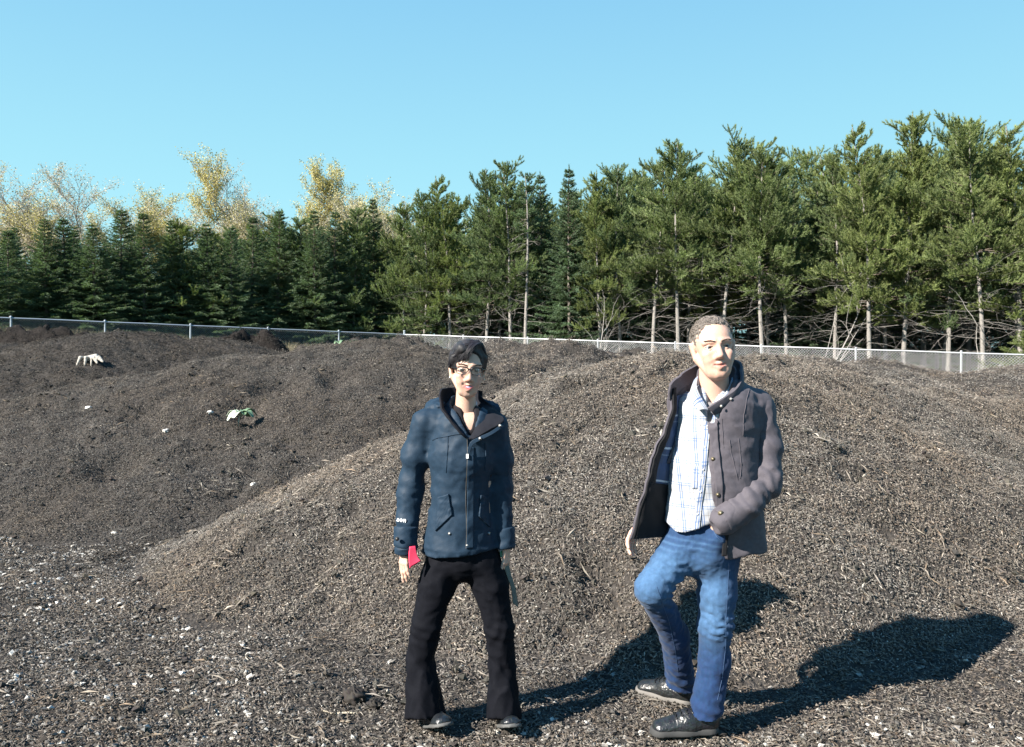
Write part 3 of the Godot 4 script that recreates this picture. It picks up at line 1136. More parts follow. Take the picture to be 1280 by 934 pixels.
class Field:
	var prims: Array
	var k := 0.03
	var kc := 0.01
	var extra: Callable

	func at(p: Vector3, use: Array) -> float:
		var d := 1e9
		for q: Prim in use:
			if q.carve:
				continue
			var e := q.dist(p)
			var h := k - absf(d - e)
			d = minf(d, e)
			if h > 0.0:
				d -= h * h * 0.25 / k
		for q: Prim in use:
			if q.carve:
				var e := -q.dist(p)
				var h := kc - absf(d - e)
				d = maxf(d, e)
				if h > 0.0:
					d += h * h * 0.25 / kc
		if d < 0.05 and extra.is_valid():
			d = extra.call(p, d)
		return d

	func full(p: Vector3) -> float:
		return at(p, prims)

	func normal(p: Vector3) -> Vector3:
		var e := 0.004
		return Vector3(full(p + Vector3(e, 0, 0)) - full(p - Vector3(e, 0, 0)), full(p + Vector3(0, e, 0)) - full(p - Vector3(0, e, 0)), full(p + Vector3(0, 0, e)) - full(p - Vector3(0, 0, e))).normalized()

	# first point of the surface met going from p along dir
	func hit(p: Vector3, dir: Vector3) -> Vector3:
		var from := p
		for i in 60:
			var d := full(p)
			if d < 0.0005:
				break
			p += dir * clampf(d * 0.7, 0.0005, 0.2)
			if p.distance_to(from) > 0.9:
				return from + dir * 0.45
		return p

func field(prims: Array, k := 0.03, extra := no_call, kc := 0.01) -> Field:
	var f := Field.new()
	f.prims = prims
	f.k = k
	f.kc = kc
	f.extra = extra
	return f

# surface nets over the blocks that the surface can cross; adds to b
func net(b: MB, f: Field, h: float, color: Callable, slack := 0.02) -> void:
	const B := 6
	var lo := Vector3(1e9, 1e9, 1e9)
	var hi := -lo
	for q: Prim in f.prims:
		if q.carve:
			continue
		var r := maxf(maxf(q.wa, q.wb), maxf(q.ta, q.tb)) + slack
		for e in [q.a, q.a + q.ab]:
			lo = lo.min(e - Vector3(r, r, r))
			hi = hi.max(e + Vector3(r, r, r))
	var size := h * B
	var nb := Vector3i(((hi - lo) / size).ceil())
	var half := size * 0.87
	var vert := {}
	var edges := PackedInt64Array()
	var vals := PackedFloat32Array()
	vals.resize((B + 1) * (B + 1) * (B + 1))
	var first := b.v.size()
	var sx := nb.x * B + 2
	var sy := nb.y * B + 2
	for bz in nb.z:
		for by in nb.y:
			for bx in nb.x:
				var o := lo + Vector3(bx, by, bz) * size
				var c := o + Vector3(size, size, size) * 0.5
				var near := 1e9
				var ds := PackedFloat32Array()
				for q: Prim in f.prims:
					var e := q.dist(c)
					ds.append(e)
					if not q.carve:
						near = minf(near, e)
				if near > half * 1.25 + slack + f.k * 0.3:
					continue
				var use := []
				var deep := 1e9
				for i in ds.size():
					if f.prims[i].carve:
						if ds[i] < half * 1.6 + slack:
							use.append(f.prims[i])
							deep = -1e9
					elif ds[i] < near + half * 2.6 + f.k:
						use.append(f.prims[i])
				if not f.extra.is_valid() and deep > 0.0 and near < -half * 1.6 - slack:
					continue
				var n := 0
				var pos := 0
				for z in B + 1:
					for y in B + 1:
						for x in B + 1:
							var d := f.at(o + Vector3(x, y, z) * h, use)
							vals[n] = d
							n += 1
							if d > 0.0:
								pos += 1
				if pos == 0 or pos == n:
					continue
				const R := B + 1
				for z in B:
					for y in B:
						for x in B:
							var i0 := (z * R + y) * R + x
							var v0 := vals[i0]
							var v1 := vals[i0 + 1]
							var v2 := vals[i0 + R]
							var v3 := vals[i0 + R + 1]
							var v4 := vals[i0 + R * R]
							var v5 := vals[i0 + R * R + 1]
							var v6 := vals[i0 + R * R + R]
							var v7 := vals[i0 + R * R + R + 1]
							var s := int(v0 > 0.0) + int(v1 > 0.0) + int(v2 > 0.0) + int(v3 > 0.0) + int(v4 > 0.0) + int(v5 > 0.0) + int(v6 > 0.0) + int(v7 > 0.0)
							if s == 0 or s == 8:
								continue
							var sum := Vector3.ZERO
							var cnt := 0
							if (v0 > 0.0) != (v1 > 0.0): sum += Vector3(v0 / (v0 - v1), 0, 0); cnt += 1
							if (v2 > 0.0) != (v3 > 0.0): sum += Vector3(v2 / (v2 - v3), 1, 0); cnt += 1
							if (v4 > 0.0) != (v5 > 0.0): sum += Vector3(v4 / (v4 - v5), 0, 1); cnt += 1
							if (v6 > 0.0) != (v7 > 0.0): sum += Vector3(v6 / (v6 - v7), 1, 1); cnt += 1
							if (v0 > 0.0) != (v2 > 0.0): sum += Vector3(0, v0 / (v0 - v2), 0); cnt += 1
							if (v1 > 0.0) != (v3 > 0.0): sum += Vector3(1, v1 / (v1 - v3), 0); cnt += 1
							if (v4 > 0.0) != (v6 > 0.0): sum += Vector3(0, v4 / (v4 - v6), 1); cnt += 1
							if (v5 > 0.0) != (v7 > 0.0): sum += Vector3(1, v5 / (v5 - v7), 1); cnt += 1
							if (v0 > 0.0) != (v4 > 0.0): sum += Vector3(0, 0, v0 / (v0 - v4)); cnt += 1
							if (v1 > 0.0) != (v5 > 0.0): sum += Vector3(1, 0, v1 / (v1 - v5)); cnt += 1
							if (v2 > 0.0) != (v6 > 0.0): sum += Vector3(0, 1, v2 / (v2 - v6)); cnt += 1
							if (v3 > 0.0) != (v7 > 0.0): sum += Vector3(1, 1, v3 / (v3 - v7)); cnt += 1
							var gx := bx * B + x
							var gy := by * B + y
							var gz := bz * B + z
							var key := (gz * sy + gy) * sx + gx
							vert[key] = b.v.size()
							var p := o + (Vector3(x, y, z) + sum / cnt) * h
							b.v.append(p)
							if color.is_valid():
								b.c.append(color.call(p))
							if (v0 > 0.0) != (v1 > 0.0): edges.append(key * 8 + 0 + (4 if v0 > 0.0 else 0))
							if (v0 > 0.0) != (v2 > 0.0): edges.append(key * 8 + 1 + (4 if v0 > 0.0 else 0))
							if (v0 > 0.0) != (v4 > 0.0): edges.append(key * 8 + 2 + (4 if v0 > 0.0 else 0))
	var step := [1, sx, sx * sy]
	for e in edges:
		var key := e >> 3
		var axis := int(e & 3)
		var flip := (e & 4) != 0
		var s1: int = step[(axis + 1) % 3]
		var s2: int = step[(axis + 2) % 3]
		var ia: int = vert.get(key, -1)
		var ib: int = vert.get(key - s1, -1)
		var ic: int = vert.get(key - s1 - s2, -1)
		var id: int = vert.get(key - s2, -1)
		if ia < 0 or ib < 0 or ic < 0 or id < 0:
			continue
		if flip:
			b.idx.append_array(PackedInt32Array([ia, ib, ic, ia, ic, id]))
		else:
			b.idx.append_array(PackedInt32Array([ia, ic, ib, ia, id, ic]))

func net_mesh(f: Field, h: float, color := no_call, slack := 0.02, uv := no_call) -> ArrayMesh:
	var b := MB.new()
	net(b, f, h, color, slack)
	if uv.is_valid():
		for p in b.v:
			b.uv.append(uv.call(p))
	return b.mesh()

func catmull(a: Vector3, b: Vector3, c: Vector3, d: Vector3, t: float) -> Vector3:
	return 0.5 * (2.0 * b + (c - a) * t + (2.0 * a - 5.0 * b + 4.0 * c - d) * t * t + (3.0 * b - a - 3.0 * c + d) * t * t * t)

func spline(p: Array, t: float) -> Vector3:
	var n := p.size()
	var f := clampf(t, 0.0, 1.0) * (n - 1)
	var i := mini(int(f), n - 2)
	return catmull(p[maxi(i - 1, 0)], p[i], p[i + 1], p[mini(i + 2, n - 1)], f - i)

# a cloth sheet with thickness through rows of control points; sub = [along rows, across rows]
func sheet(rows: Array, nu: int, nv: int, thick: float, wrinkle := 0.0, uv_scale := Vector2.ONE) -> ArrayMesh:
	var b := MB.new()
	var mid := PackedVector3Array()
	for j in nv + 1:
		var v := float(j) / nv
		for i in nu + 1:
			var u := float(i) / nu
			var col := []
			for r in rows:
				col.append(spline(r, u))
			var p := spline(col, v)
			mid.append(p)
	var nrm := PackedVector3Array()
	for j in nv + 1:
		for i in nu + 1:
			var a := mid[j * (nu + 1) + mini(i + 1, nu)] - mid[j * (nu + 1) + maxi(i - 1, 0)]
			var c := mid[mini(j + 1, nv) * (nu + 1) + i] - mid[maxi(j - 1, 0) * (nu + 1) + i]
			nrm.append(a.cross(c).normalized())
	for side in [1.0, -1.0]:
		for j in nv + 1:
			for i in nu + 1:
				var k := j * (nu + 1) + i
				var w := 0.0
				if wrinkle > 0.0:
					w = noise_cloth.get_noise_3d(mid[k].x * 14.0, mid[k].y * 9.0, mid[k].z * 14.0) * wrinkle
				b.v.append(mid[k] + nrm[k] * (w + side * thick * 0.5))
				b.uv.append(Vector2(float(i) / nu, float(j) / nv) * uv_scale)
	var total := (nu + 1) * (nv + 1)
	for j in nv:
		for i in nu:
			var k := j * (nu + 1) + i
			b.idx.append_array(PackedInt32Array([k, k + nu + 1, k + 1, k + 1, k + nu + 1, k + nu + 2]))
			var m := k + total
			b.idx.append_array(PackedInt32Array([m, m + 1, m + nu + 1, m + 1, m + nu + 2, m + nu + 1]))
	# rim
	var rim := PackedInt32Array()
	for i in nu:
		rim.append(i)
	for j in nv:
		rim.append(j * (nu + 1) + nu)
	for i in nu:
		rim.append(nv * (nu + 1) + nu - i)
	for j in nv:
		rim.append((nv - j) * (nu + 1))
	for i in rim.size():
		var k := rim[i]
		var m := rim[(i + 1) % rim.size()]
		b.idx.append_array(PackedInt32Array([k, m, k + total, m, m + total, k + total]))
	return b.mesh()

# rows of points laid on a field's surface, seen from the front (or along "dir"); corners in local metres (x, y)
func laid(f: Field, corners: Array, nu: int, nv: int, lift: float, from := Vector3(0, 0, 0.5), dir := Vector3(0, 0, -1)) -> Array:
	var rows := []
	for j in nv + 1:
		var v := float(j) / nv
		var row := []
		for i in nu + 1:
			var u := float(i) / nu
			var q: Vector2 = (corners[0] as Vector2).lerp(corners[1], u).lerp((corners[3] as Vector2).lerp(corners[2], u), v)
			var p := f.hit(Vector3(q.x, q.y, 0) + from, dir)
			row.append(p - dir * lift)
		rows.append(row)
	return rows

func disc(at: Vector3, axis: Vector3, r: float, thick: float) -> ArrayMesh:
	var b := MB.new()
	b.tube([at, at + axis * thick * 0.6, at + axis * thick], [r, r, r * 0.6], 14, Color.WHITE)
	return b.mesh()

# five fingers on a palm, as limbs
func hand(wrist: Vector3, along_: Vector3, back: Vector3, thumb_side: float, size: float, curl: Array, thumb_out := 0.6) -> Array:
	var fw := along_.normalized()
	var up := (back - fw * back.dot(fw)).normalized()
	var side := fw.cross(up).normalized() * thumb_side   # towards the thumb
	var s := size
	var out := []
	out.append(limb(wrist - fw * 0.012 * s, wrist, 0.027 * s, 0.027 * s, 0.020 * s, 0.019 * s, side))
	out.append(limb(wrist, wrist + fw * 0.075 * s, 0.029 * s, 0.037 * s, 0.016 * s, 0.0125 * s, side))
	var lens := [0.074, 0.084, 0.078, 0.060]
	for i in 4:
		var off := 0.030 - 0.0195 * i
		var p := wrist + fw * (0.083 - 0.004 * absf(i - 1.2)) * s + side * off * s
		var d := (fw + side * (0.10 - 0.07 * i)).normalized()
		var l: float = lens[i] * s
		var seg := [0.46, 0.30, 0.24]
		var r := [0.0088, 0.0080, 0.0072, 0.0060]
		for j in 3:
			d = (d - up * tan(curl[i] * (0.75 if j == 0 else 1.0))).normalized()
			var e: Vector3 = p + d * l * seg[j]
			out.append(limb(p, e, r[j] * s, r[j + 1] * s))
			p = e
	var t0 := wrist + fw * 0.022 * s + side * 0.022 * s - up * 0.004 * s
	var td := (fw * 0.75 + side * thumb_out - up * 0.25).normalized()
	var t1 := t0 + td * 0.042 * s
	var t2 := t1 + (td + fw * 0.5 - up * 0.1).normalized() * 0.030 * s
	var t3 := t2 + (td * 0.5 + fw * 0.8 - up * 0.15).normalized() * 0.024 * s
	out.append(limb(t0, t1, 0.014 * s, 0.0105 * s))
	out.append(limb(t1, t2, 0.0105 * s, 0.009 * s))
	out.append(limb(t2, t3, 0.009 * s, 0.007 * s))
	return out


# ---------------------------------------------------------------- people
# a point of a standing figure: bearing and height as measured from the eye, at z in front of the figure's own distance
func spot(px: float, py: float, z: float, dist0: float, root: Vector3) -> Vector3:
	var d := dist0 - z
	return Vector3((px - 640.0) * 0.001 * d, EYE_HEIGHT - (py - 440.0) * 0.001 * d, -d) - root

func fold(p: Vector3, fx: float, fy: float, amount: float) -> float:
	var w := noise_cloth.get_noise_3d(p.x * 4.0 + 7.0, p.y * 4.0, p.z * 4.0) * 0.35
	var n := noise_cloth.get_noise_3d((p.x + w * 0.1) * fx, (p.y + w * 0.12) * fy, p.z * fx)
	return (absf(n) - 0.22) * amount

func cloth_material(base: Color, weave: float, rough: float, sheen: float) -> StandardMaterial3D:
	var m := vmat(rough, 0.3)
	m.albedo_color = base
	m.albedo_texture = noise_tex(0.06, 4, 256, 51, ramp([[0.0, Color(0.86, 0.86, 0.86)], [1.0, Color(1, 1, 1)]]))
	m.uv1_triplanar = true
	m.uv1_scale = Vector3.ONE * 3.0
	m.heightmap_enabled = true
	m.heightmap_texture = noise_tex(0.8, 1, 256, 52)
	m.heightmap_scale = weave * 0.12
	if sheen > 0.0:
		m.rim_enabled = true
		m.rim = sheen
		m.rim_tint = 0.5
	return m

func basis_of(yaw: float, pitch: float, roll: float) -> Basis:
	return Basis.from_euler(Vector3(deg_to_rad(pitch), deg_to_rad(yaw), deg_to_rad(roll)))

# prims of a head in its own frame (eye line at 0, z forward), then placed
func head_prims(t: Transform3D, male: bool) -> Array:
	var out := []
	var s := t.basis.get_scale().x
	var jaw := 1.12 if male else 0.88
	var add := func(a: Vector3, b: Vector3, wa: float, wb: float, ta := -1.0, tb := -1.0, across := Vector3.RIGHT, carve := false):
		out.append(limb(t * a, t * b, wa * s, wb * s, ta * s, tb * s, t.basis * across, carve))
	add.call(Vector3(0, 0.036, -0.034), Vector3(0, 0.034, 0.004), 0.075, 0.073, 0.083, 0.080)
	add.call(Vector3(0, 0.025, 0.022), Vector3(0, -0.072, 0.028), 0.066, 0.046 * jaw, 0.063, 0.052)
	add.call(Vector3(-0.006 * jaw, -0.099, 0.054), Vector3(0.006 * jaw, -0.099, 0.054), 0.022 * jaw, 0.022 * jaw)
	for e in [-1.0, 1.0]:
		add.call(Vector3(e * 0.055, -0.040, 0.000), Vector3(e * 0.022, -0.098, 0.042), 0.020 * jaw, 0.018 * jaw)
		add.call(Vector3(e * 0.037, -0.030, 0.060), Vector3(e * 0.030, -0.048, 0.064), 0.022, 0.018)
		add.call(Vector3(e * 0.035, -0.050, 0.056), Vector3(e * 0.024, -0.088, 0.052), 0.0195, 0.0190)
		add.call(Vector3(e * 0.012, 0.018, 0.0815 if male else 0.078), Vector3(e * 0.046, 0.017, 0.066 if male else 0.062), 0.0115 if male else 0.010, 0.011 if male else 0.010)
		add.call(Vector3(e * 0.0105, -0.041, 0.085), Vector3(e * 0.0095, -0.040, 0.087), 0.0085, 0.0085)
		# ears
		add.call(Vector3(e * 0.080, 0.018, -0.014), Vector3(e * 0.072, -0.034, -0.002), 0.009, 0.008, 0.021, 0.013)
	var ns := 1.0 if male else 0.86
	add.call(Vector3(0, 0.008, 0.082), Vector3(0, -0.036, 0.100 if male else 0.0965), 0.0085 * ns, 0.0125 * ns, 0.010, 0.011 * ns)
	# lips in two halves, the corners drawn up in a smile
	var mw := 0.024 if male else 0.027
	var up := 0.002 if male else 0.009
	for e in [-1.0, 1.0]:
		add.call(Vector3(e * mw, -0.0685 + up, 0.069), Vector3(0, -0.0665, 0.0795), 0.0055, 0.0072)
		add.call(Vector3(e * mw * 0.9, -0.0715 + up, 0.069), Vector3(0, -0.0785, 0.0785), 0.006, 0.0085)
	for e in [-1.0, 1.0]:
		# eye hollow, mouth line
		add.call(Vector3(e * 0.025, -0.001, 0.0945), Vector3(e * 0.041, -0.001, 0.0885), 0.0150, 0.0150, 0.0150, 0.0150, Vector3.RIGHT, true)
		add.call(Vector3(e * mw * 0.93, -0.0700 + up, 0.082), Vector3(0, -0.0722, 0.0925), 0.0016 if male else 0.0032, 0.0022 if male else 0.0048, 0.008, 0.009, Vector3.UP, true)
	return out

# lids over the eyeballs; squinting in the sun
func lid_prims(t: Transform3D) -> Array:
	var out := []
	var s := t.basis.get_scale().x
	for e in [-1.0, 1.0]:
		for q in [[0.0062, 0.0055], [-0.0098, 0.0050]]:
			var c := Vector3(e * 0.0315, q[0], 0.0735)
			var r: float = q[1] * s
			var a := Vector3(e * 0.0175, q[0] * 0.35 - 0.001, 0.0745)
			var b := Vector3(e * 0.0465, q[0] * 0.35 - 0.001, 0.0650)
			out.append(limb(t * a, t * c, r * 0.8, r))
			out.append(limb(t * c, t * b, r, r * 0.75))
	return out

func lashes(parent: Node3D, t: Transform3D, r: float) -> void:
	for e in [-1.0, 1.0]:
		var b := MB.new()
		var pts := []
		for i in 7:
			var f := i / 6.0
			pts.append(t * Vector3(e * lerpf(0.0185, 0.0465, f), 0.0012 + 0.0016 * sin(f * PI) - 0.0012 * f, 0.0795 + 0.0012 * sin(f * PI) - 0.0095 * f * f))
		b.tube(pts, [r * 0.4, r * 0.8, r, r, r, r * 0.9, r * 0.4], 6, Color(0.012, 0.009, 0.008))
		obj("eyelashes", b.mesh(), M.hair_strand, parent)

func skin_color(t: Transform3D, base: Color, flush: float, lip_tone := Color(0.42, 0.19, 0.16)) -> Callable:
	var inv := t.affine_inverse()
	return func(p: Vector3) -> Color:
		var q := inv * p
		var n := noise_fine.get_noise_3d(p.x * 6.0, p.y * 6.0, p.z * 6.0)
		var c := base * (1.0 + 0.06 * n)
		if q.length() < 0.2 and q.z > 0.0:
			var lip := maxf(0.0, 1.0 - Vector2(q.x / 0.029, (q.y + 0.0725 - 9.0 * q.x * q.x) / 0.0125).length()) * smoothstep(0.06, 0.075, q.z)
			c = c.lerp(lip_tone, clampf(lip * 2.6, 0.0, 0.95))
			for e in [-1.0, 1.0]:
				var ch := exp(-Vector2((q.x - e * 0.042) / 0.02, (q.y + 0.036) / 0.022).length_squared())
				c = c.lerp(Color(0.52, 0.25, 0.20), ch * flush * (0.8 + 0.5 * n))
			var no := exp(-Vector3((q.x) / 0.014, (q.y + 0.036) / 0.014, (q.z - 0.1) / 0.02).length_squared())
			c = c.lerp(Color(0.52, 0.25, 0.20), no * flush * 0.7)
		return c

func eyes(parent: Node3D, t: Transform3D, look: Vector3, iris: Color) -> void:
	for e in [-1.0, 1.0]:
		var b := MB.new()
		var c := t * Vector3(e * 0.0315, -0.001, 0.0672)
		var r := 0.0125
		var to := (t.basis * look).normalized()
		var side := to.cross(Vector3.UP).normalized()
		var up := side.cross(to)
		for i in 13:
			var a := PI * i / 12.0
			for j in 16:
				var f := TAU * j / 16.0
				var d := to * cos(a) + (side * cos(f) + up * sin(f)) * sin(a)
				b.v.append(c + d * r)
				b.c.append(Color(0.01, 0.01, 0.01) if i < 2 else (iris if i < 4 else Color(0.72, 0.70, 0.68)))
		for i in 12:
			for j in 16:
				var k := i * 16 + j
				var m := i * 16 + (j + 1) % 16
				b.idx.append_array(PackedInt32Array([k, m, k + 16, m, m + 16, k + 16]))
		obj("eye", b.mesh(), M.eye, parent)

# hairs of a brow as a thin tapered strip of slivers
func eyebrows(parent: Node3D, t: Transform3D, col: Color, thick: float, push := 0.0) -> void:
	for e in [-1.0, 1.0]:
		var b := MB.new()
		for i in 90:
			var f := rng.randf()
			var at := t * Vector3(e * lerpf(0.013, 0.050, f), 0.0175 + 0.006 * sin(f * 2.4) + rr(-thick, thick) * (1.0 - 0.6 * f), lerpf(0.0885, 0.0715, f * f * 0.6 + f * 0.4) + 0.0005 + push)
			var d := t.basis * Vector3(e * 0.9, rr(-0.1, 0.5), -0.3 * f).normalized()
			var n := (t.basis * Vector3(e * 0.3, 0, 1)).normalized()
			sliver(b, at, d.normalized(), n, 0.011, 0.0022, col * rr(0.7, 1.3))
		obj("eyebrow", b.mesh(), M.hair_strand, parent)

func setup_people_materials() -> void:
	M.skin = vmat(0.5, 0.4)
	M.skin.subsurf_scatter_enabled = true
	M.skin.subsurf_scatter_strength = 0.12
	M.skin.heightmap_enabled = true
	M.skin.heightmap_texture = noise_tex(0.12, 4, 256, 81)
	M.skin.heightmap_scale = 0.018
	M.skin.uv1_triplanar = true
	M.skin.uv1_scale = Vector3.ONE * 14.0
	M.eye = vmat(0.15, 0.5)
	M.hair_strand = vmat(0.5, 0.4)
	M.metal_pale = mat(lin(0.6, 0.58, 0.54), 0.35, 0.6)
	M.metal_pale.metallic = 0.6
	M.metal_dark = mat(lin(0.12, 0.11, 0.10), 0.4, 0.6)
	M.metal_dark.metallic = 0.6
	M.white_print = mat(lin(0.7, 0.72, 0.74), 0.7)
	M.leather = vmat(0.34, 0.5)
	M.leather.heightmap_enabled = true
	M.leather.heightmap_texture = noise_tex(0.05, 4, 256, 61)
	M.leather.heightmap_scale = 0.25
	M.leather.uv1_triplanar = true
	M.leather.uv1_scale = Vector3.ONE * 5.0
	M.sole_dark = mat(lin(0.07, 0.07, 0.068), 0.7)
	M.sole = mat(lin(0.30, 0.29, 0.27), 0.8)

func hair_material(col: Color, rough: float) -> StandardMaterial3D:
	var m := vmat(rough, 0.5)
	m.albedo_color = col
	m.heightmap_enabled = true
	m.heightmap_texture = noise_tex(0.12, 3, 256, 71)
	m.heightmap_scale = 0.12
	m.uv1_triplanar = true
	m.uv1_scale = Vector3(9, 2.2, 2.2)
	return m

func build_people() -> void:
	rng.seed = 5
	setup_people_materials()
	build_woman()
	build_man()

func shoe(parent: Node3D, heel: Vector3, toe: Vector3, wide: float, high: float, upper: Color, sole_mat: Material, sole_thick: float, laces: bool) -> Node3D:
	var dir := (toe - heel).normalized()
	var side := dir.cross(Vector3.UP).normalized()
	var length := heel.distance_to(toe)
	var prims := [
		limb(heel + dir * wide * 0.7 + Vector3(0, high * 0.42, 0), heel + dir * length * 0.45 + Vector3(0, high * 0.36, 0), wide * 0.72, wide * 0.86, high * 0.55, high * 0.46, side),
		limb(heel + dir * length * 0.45 + Vector3(0, high * 0.33, 0), toe - dir * wide * 0.85 + Vector3(0, high * 0.20, 0), wide * 0.86, wide * 0.86, high * 0.46, high * 0.30, side),
		limb(heel + dir * wide * 0.9 + Vector3(0, high * 0.5, 0), heel + dir * wide * 1.05 + Vector3(0, high * 1.0, 0), wide * 0.66, wide * 0.60),
	]
	var low := sole_thick * 0.8
	var f := field(prims, 0.03, func(p: Vector3, d: float) -> float:
		var base := lerpf(heel.y, toe.y, clampf((p - heel).dot(dir) / length, 0, 1))
		return maxf(d + fold(p, 22.0, 30.0, 0.0035), base + low - p.y))
	var o := obj("shoe", net_mesh(f, 0.006, func(p: Vector3) -> Color:
		var n := noise_mid.get_noise_3d(p.x * 9.0, p.y * 9.0, p.z * 9.0)
		return upper * (1.0 + 0.5 * maxf(n, -0.4))), M.leather, parent)
	# sole: a slab with the outline of the shoe
	var sp := [
		limb(heel + dir * wide * 0.9, heel + dir * length * 0.5, wide * 0.86, wide * 0.90, 0.05, 0.05, side),
		limb(heel + dir * length * 0.5, toe - dir * wide * 0.98, wide * 0.90, wide * 1.0, 0.05, 0.05, side)]
	var sf := field(sp, 0.03, func(p: Vector3, d: float) -> float:
		var base := lerpf(heel.y, toe.y, clampf((p - heel).dot(dir) / length, 0, 1))
		return maxf(d, absf(p.y - base - sole_thick * 0.5) - sole_thick * 0.5))
	obj("sole", net_mesh(sf, 0.006), sole_mat, o)
	if laces:
		for i in 4:
			var t := 0.40 + i * 0.075
			var pts := []
			var rad := []
			for j in 7:
				var a := lerpf(-0.55, 0.55, j / 6.0)
				var from := heel + dir * length * (t + (0.02 if j % 2 else 0.0)) + side * a * wide + Vector3(0, 0.3, 0)
				pts.append(f.hit(from, Vector3.DOWN) + Vector3(0, 0.003, 0))
				rad.append(0.0032)
			var b := MB.new()
			b.tube(pts, rad, 6, Color(0.012, 0.012, 0.013))
			obj("lace", b.mesh(), M.leather, o)
	return o


func build_woman() -> void:
	var D := 3.37
	var root_at := Vector3((584.0 - 640.0) * 0.001 * D, 0.0, -D)
	var person := thing("person", "smiling person with black hair and glasses in a navy jacket and black flared trousers", "person", root_at)
	var P := func(px: float, py: float, z := 0.0) -> Vector3: return spot(px, py, z, D, root_at)
	var s := D * 0.001

	# ---- body
	var ht := Transform3D(basis_of(9, 2, -4) * Basis.from_scale(Vector3(0.92, 0.985, 0.97)), P.call(584.5, 461.5, 0.035))
	var body := MB.new()
	var skin := skin_color(ht, Color(0.50, 0.325, 0.25), 0.6, Color(0.36, 0.10, 0.10))
	var neck_low: Vector3 = P.call(581.5, 524, -0.012)
	var head_f := field(head_prims(ht, false) + [limb(ht * Vector3(0, -0.06, -0.018), neck_low, 0.039, 0.046, 0.042, 0.048), limb(neck_low, P.call(582, 548, 0.0), 0.05, 0.09, 0.045, 0.06)], 0.011, no_call, 0.007)
	net(body, head_f, 0.0033, skin, 0.01)
	net(body, field(lid_prims(ht), 0.002), 0.0022, skin, 0.004)
	var hip: Vector3 = P.call(580, 690)
	net(body, field([
		limb(P.call(582, 535), P.call(581, 600), 0.115, 0.105, 0.078, 0.072), limb(P.call(581, 600), hip, 0.105, 0.125, 0.072, 0.085),
		limb(P.call(548, 530, -0.02), P.call(612, 533, -0.02), 0.036, 0.036),
		limb(P.call(532, 534, -0.015), P.call(514, 610, -0.02), 0.034, 0.032), limb(P.call(514, 610, -0.02), P.call(505.5, 684, 0.04), 0.032, 0.026),
		limb(P.call(617, 540, -0.018), P.call(626, 612, -0.03), 0.034, 0.032), limb(P.call(626, 612, -0.03), P.call(632, 684, 0.0), 0.032, 0.026),
		limb(P.call(558, 702), P.call(532, 785, 0.015), 0.055, 0.040), limb(P.call(531, 785, 0.015), P.call(524, 835, 0.0), 0.042, 0.036), limb(P.call(524, 835, 0.0), P.call(531, 897, -0.02), 0.036, 0.03),
		limb(P.call(602, 702), P.call(624, 788, 0.015), 0.055, 0.040), limb(P.call(625, 788, 0.015), P.call(630, 897, -0.02), 0.042, 0.03)], 0.03), 0.014, skin)
	# right hand holds a red wallet; left hand hangs beside papers
	var hand_a := hand(P.call(505.0, 684, 0.042), Vector3(-0.05, -1.0, 0.10), Vector3(-0.80, 0.0, 0.55), 1.0, 0.92, [0.30, 0.10, 0.14, 0.20], 0.55)
	net(body, field(hand_a, 0.006), 0.003, skin, 0.01)
	var hand_b := hand(P.call(633.0, 684, 0.0), Vector3(-0.03, -1.0, 0.05), Vector3(0.9, 0.0, 0.4), -1.0, 0.90, [0.5, 0.5, 0.5, 0.5], 0.4)
	net(body, field(hand_b, 0.006), 0.003, skin, 0.01)
	obj("body", body.mesh(), M.skin, person)
	eyes(person, ht, Vector3(-0.15, 0.0, 1), Color(0.06, 0.04, 0.025))
	lashes(person, ht, 0.0016)
	eyebrows(person, ht, Color(0.03, 0.022, 0.018), 0.0018)
	# teeth between the lips
	var tb := MB.new()
	var tp := []
	for i in 9:
		var a := lerpf(-1.0, 1.0, i / 8.0)
		tp.append(ht * Vector3(a * 0.0235, -0.0715 + 0.0085 * a * a, 0.0795 - 0.0105 * a * a))
	tb.tube(tp, [0.0012, 0.0026, 0.0036, 0.004, 0.0042, 0.004, 0.0036, 0.0026, 0.0012], 6, Color(0.52, 0.5, 0.68))
	obj("teeth", tb.mesh(), M.eye, person)

	# ---- hair: pulled back, fringe swept to her right
	M.hair_black = hair_material(lin(0.012, 0.011, 0.013), 0.6)
	var hp := []
	var H := func(a: Vector3, b: Vector3, wa: float, wb: float, ta := -1.0, tb2 := -1.0, carve := false):
		hp.append(limb(ht * a, ht * b, wa, wb, ta, tb2, ht.basis * Vector3.RIGHT, carve))
	H.call(Vector3(0, 0.041, -0.036), Vector3(0, 0.041, 0.006), 0.078, 0.075, 0.085, 0.083)
	H.call(Vector3(0, -0.005, -0.055), Vector3(0, -0.055, -0.062), 0.070, 0.040, 0.055, 0.03)
	# swept fringe
	H.call(Vector3(0.034, 0.108, 0.045), Vector3(-0.040, 0.085, 0.070), 0.020, 0.022, 0.016, 0.016)
	H.call(Vector3(-0.036, 0.088, 0.068), Vector3(-0.070, 0.038, 0.042), 0.022, 0.017, 0.016, 0.012)
	H.call(Vector3(-0.066, 0.048, 0.042), Vector3(-0.078, 0.012, 0.008), 0.015, 0.012, 0.018, 0.016)
	H.call(Vector3(0.045, 0.098, 0.040), Vector3(0.069, 0.050, 0.034), 0.016, 0.011, 0.014, 0.014)
	H.call(Vector3(0.068, 0.055, 0.030), Vector3(0.073, -0.008, 0.018), 0.012, 0.008, 0.018, 0.012)
	# face opening
	H.call(Vector3(0.006, 0.030, 0.115), Vector3(0.004, -0.09, 0.105), 0.052, 0.075, 0.070, 0.080, true)
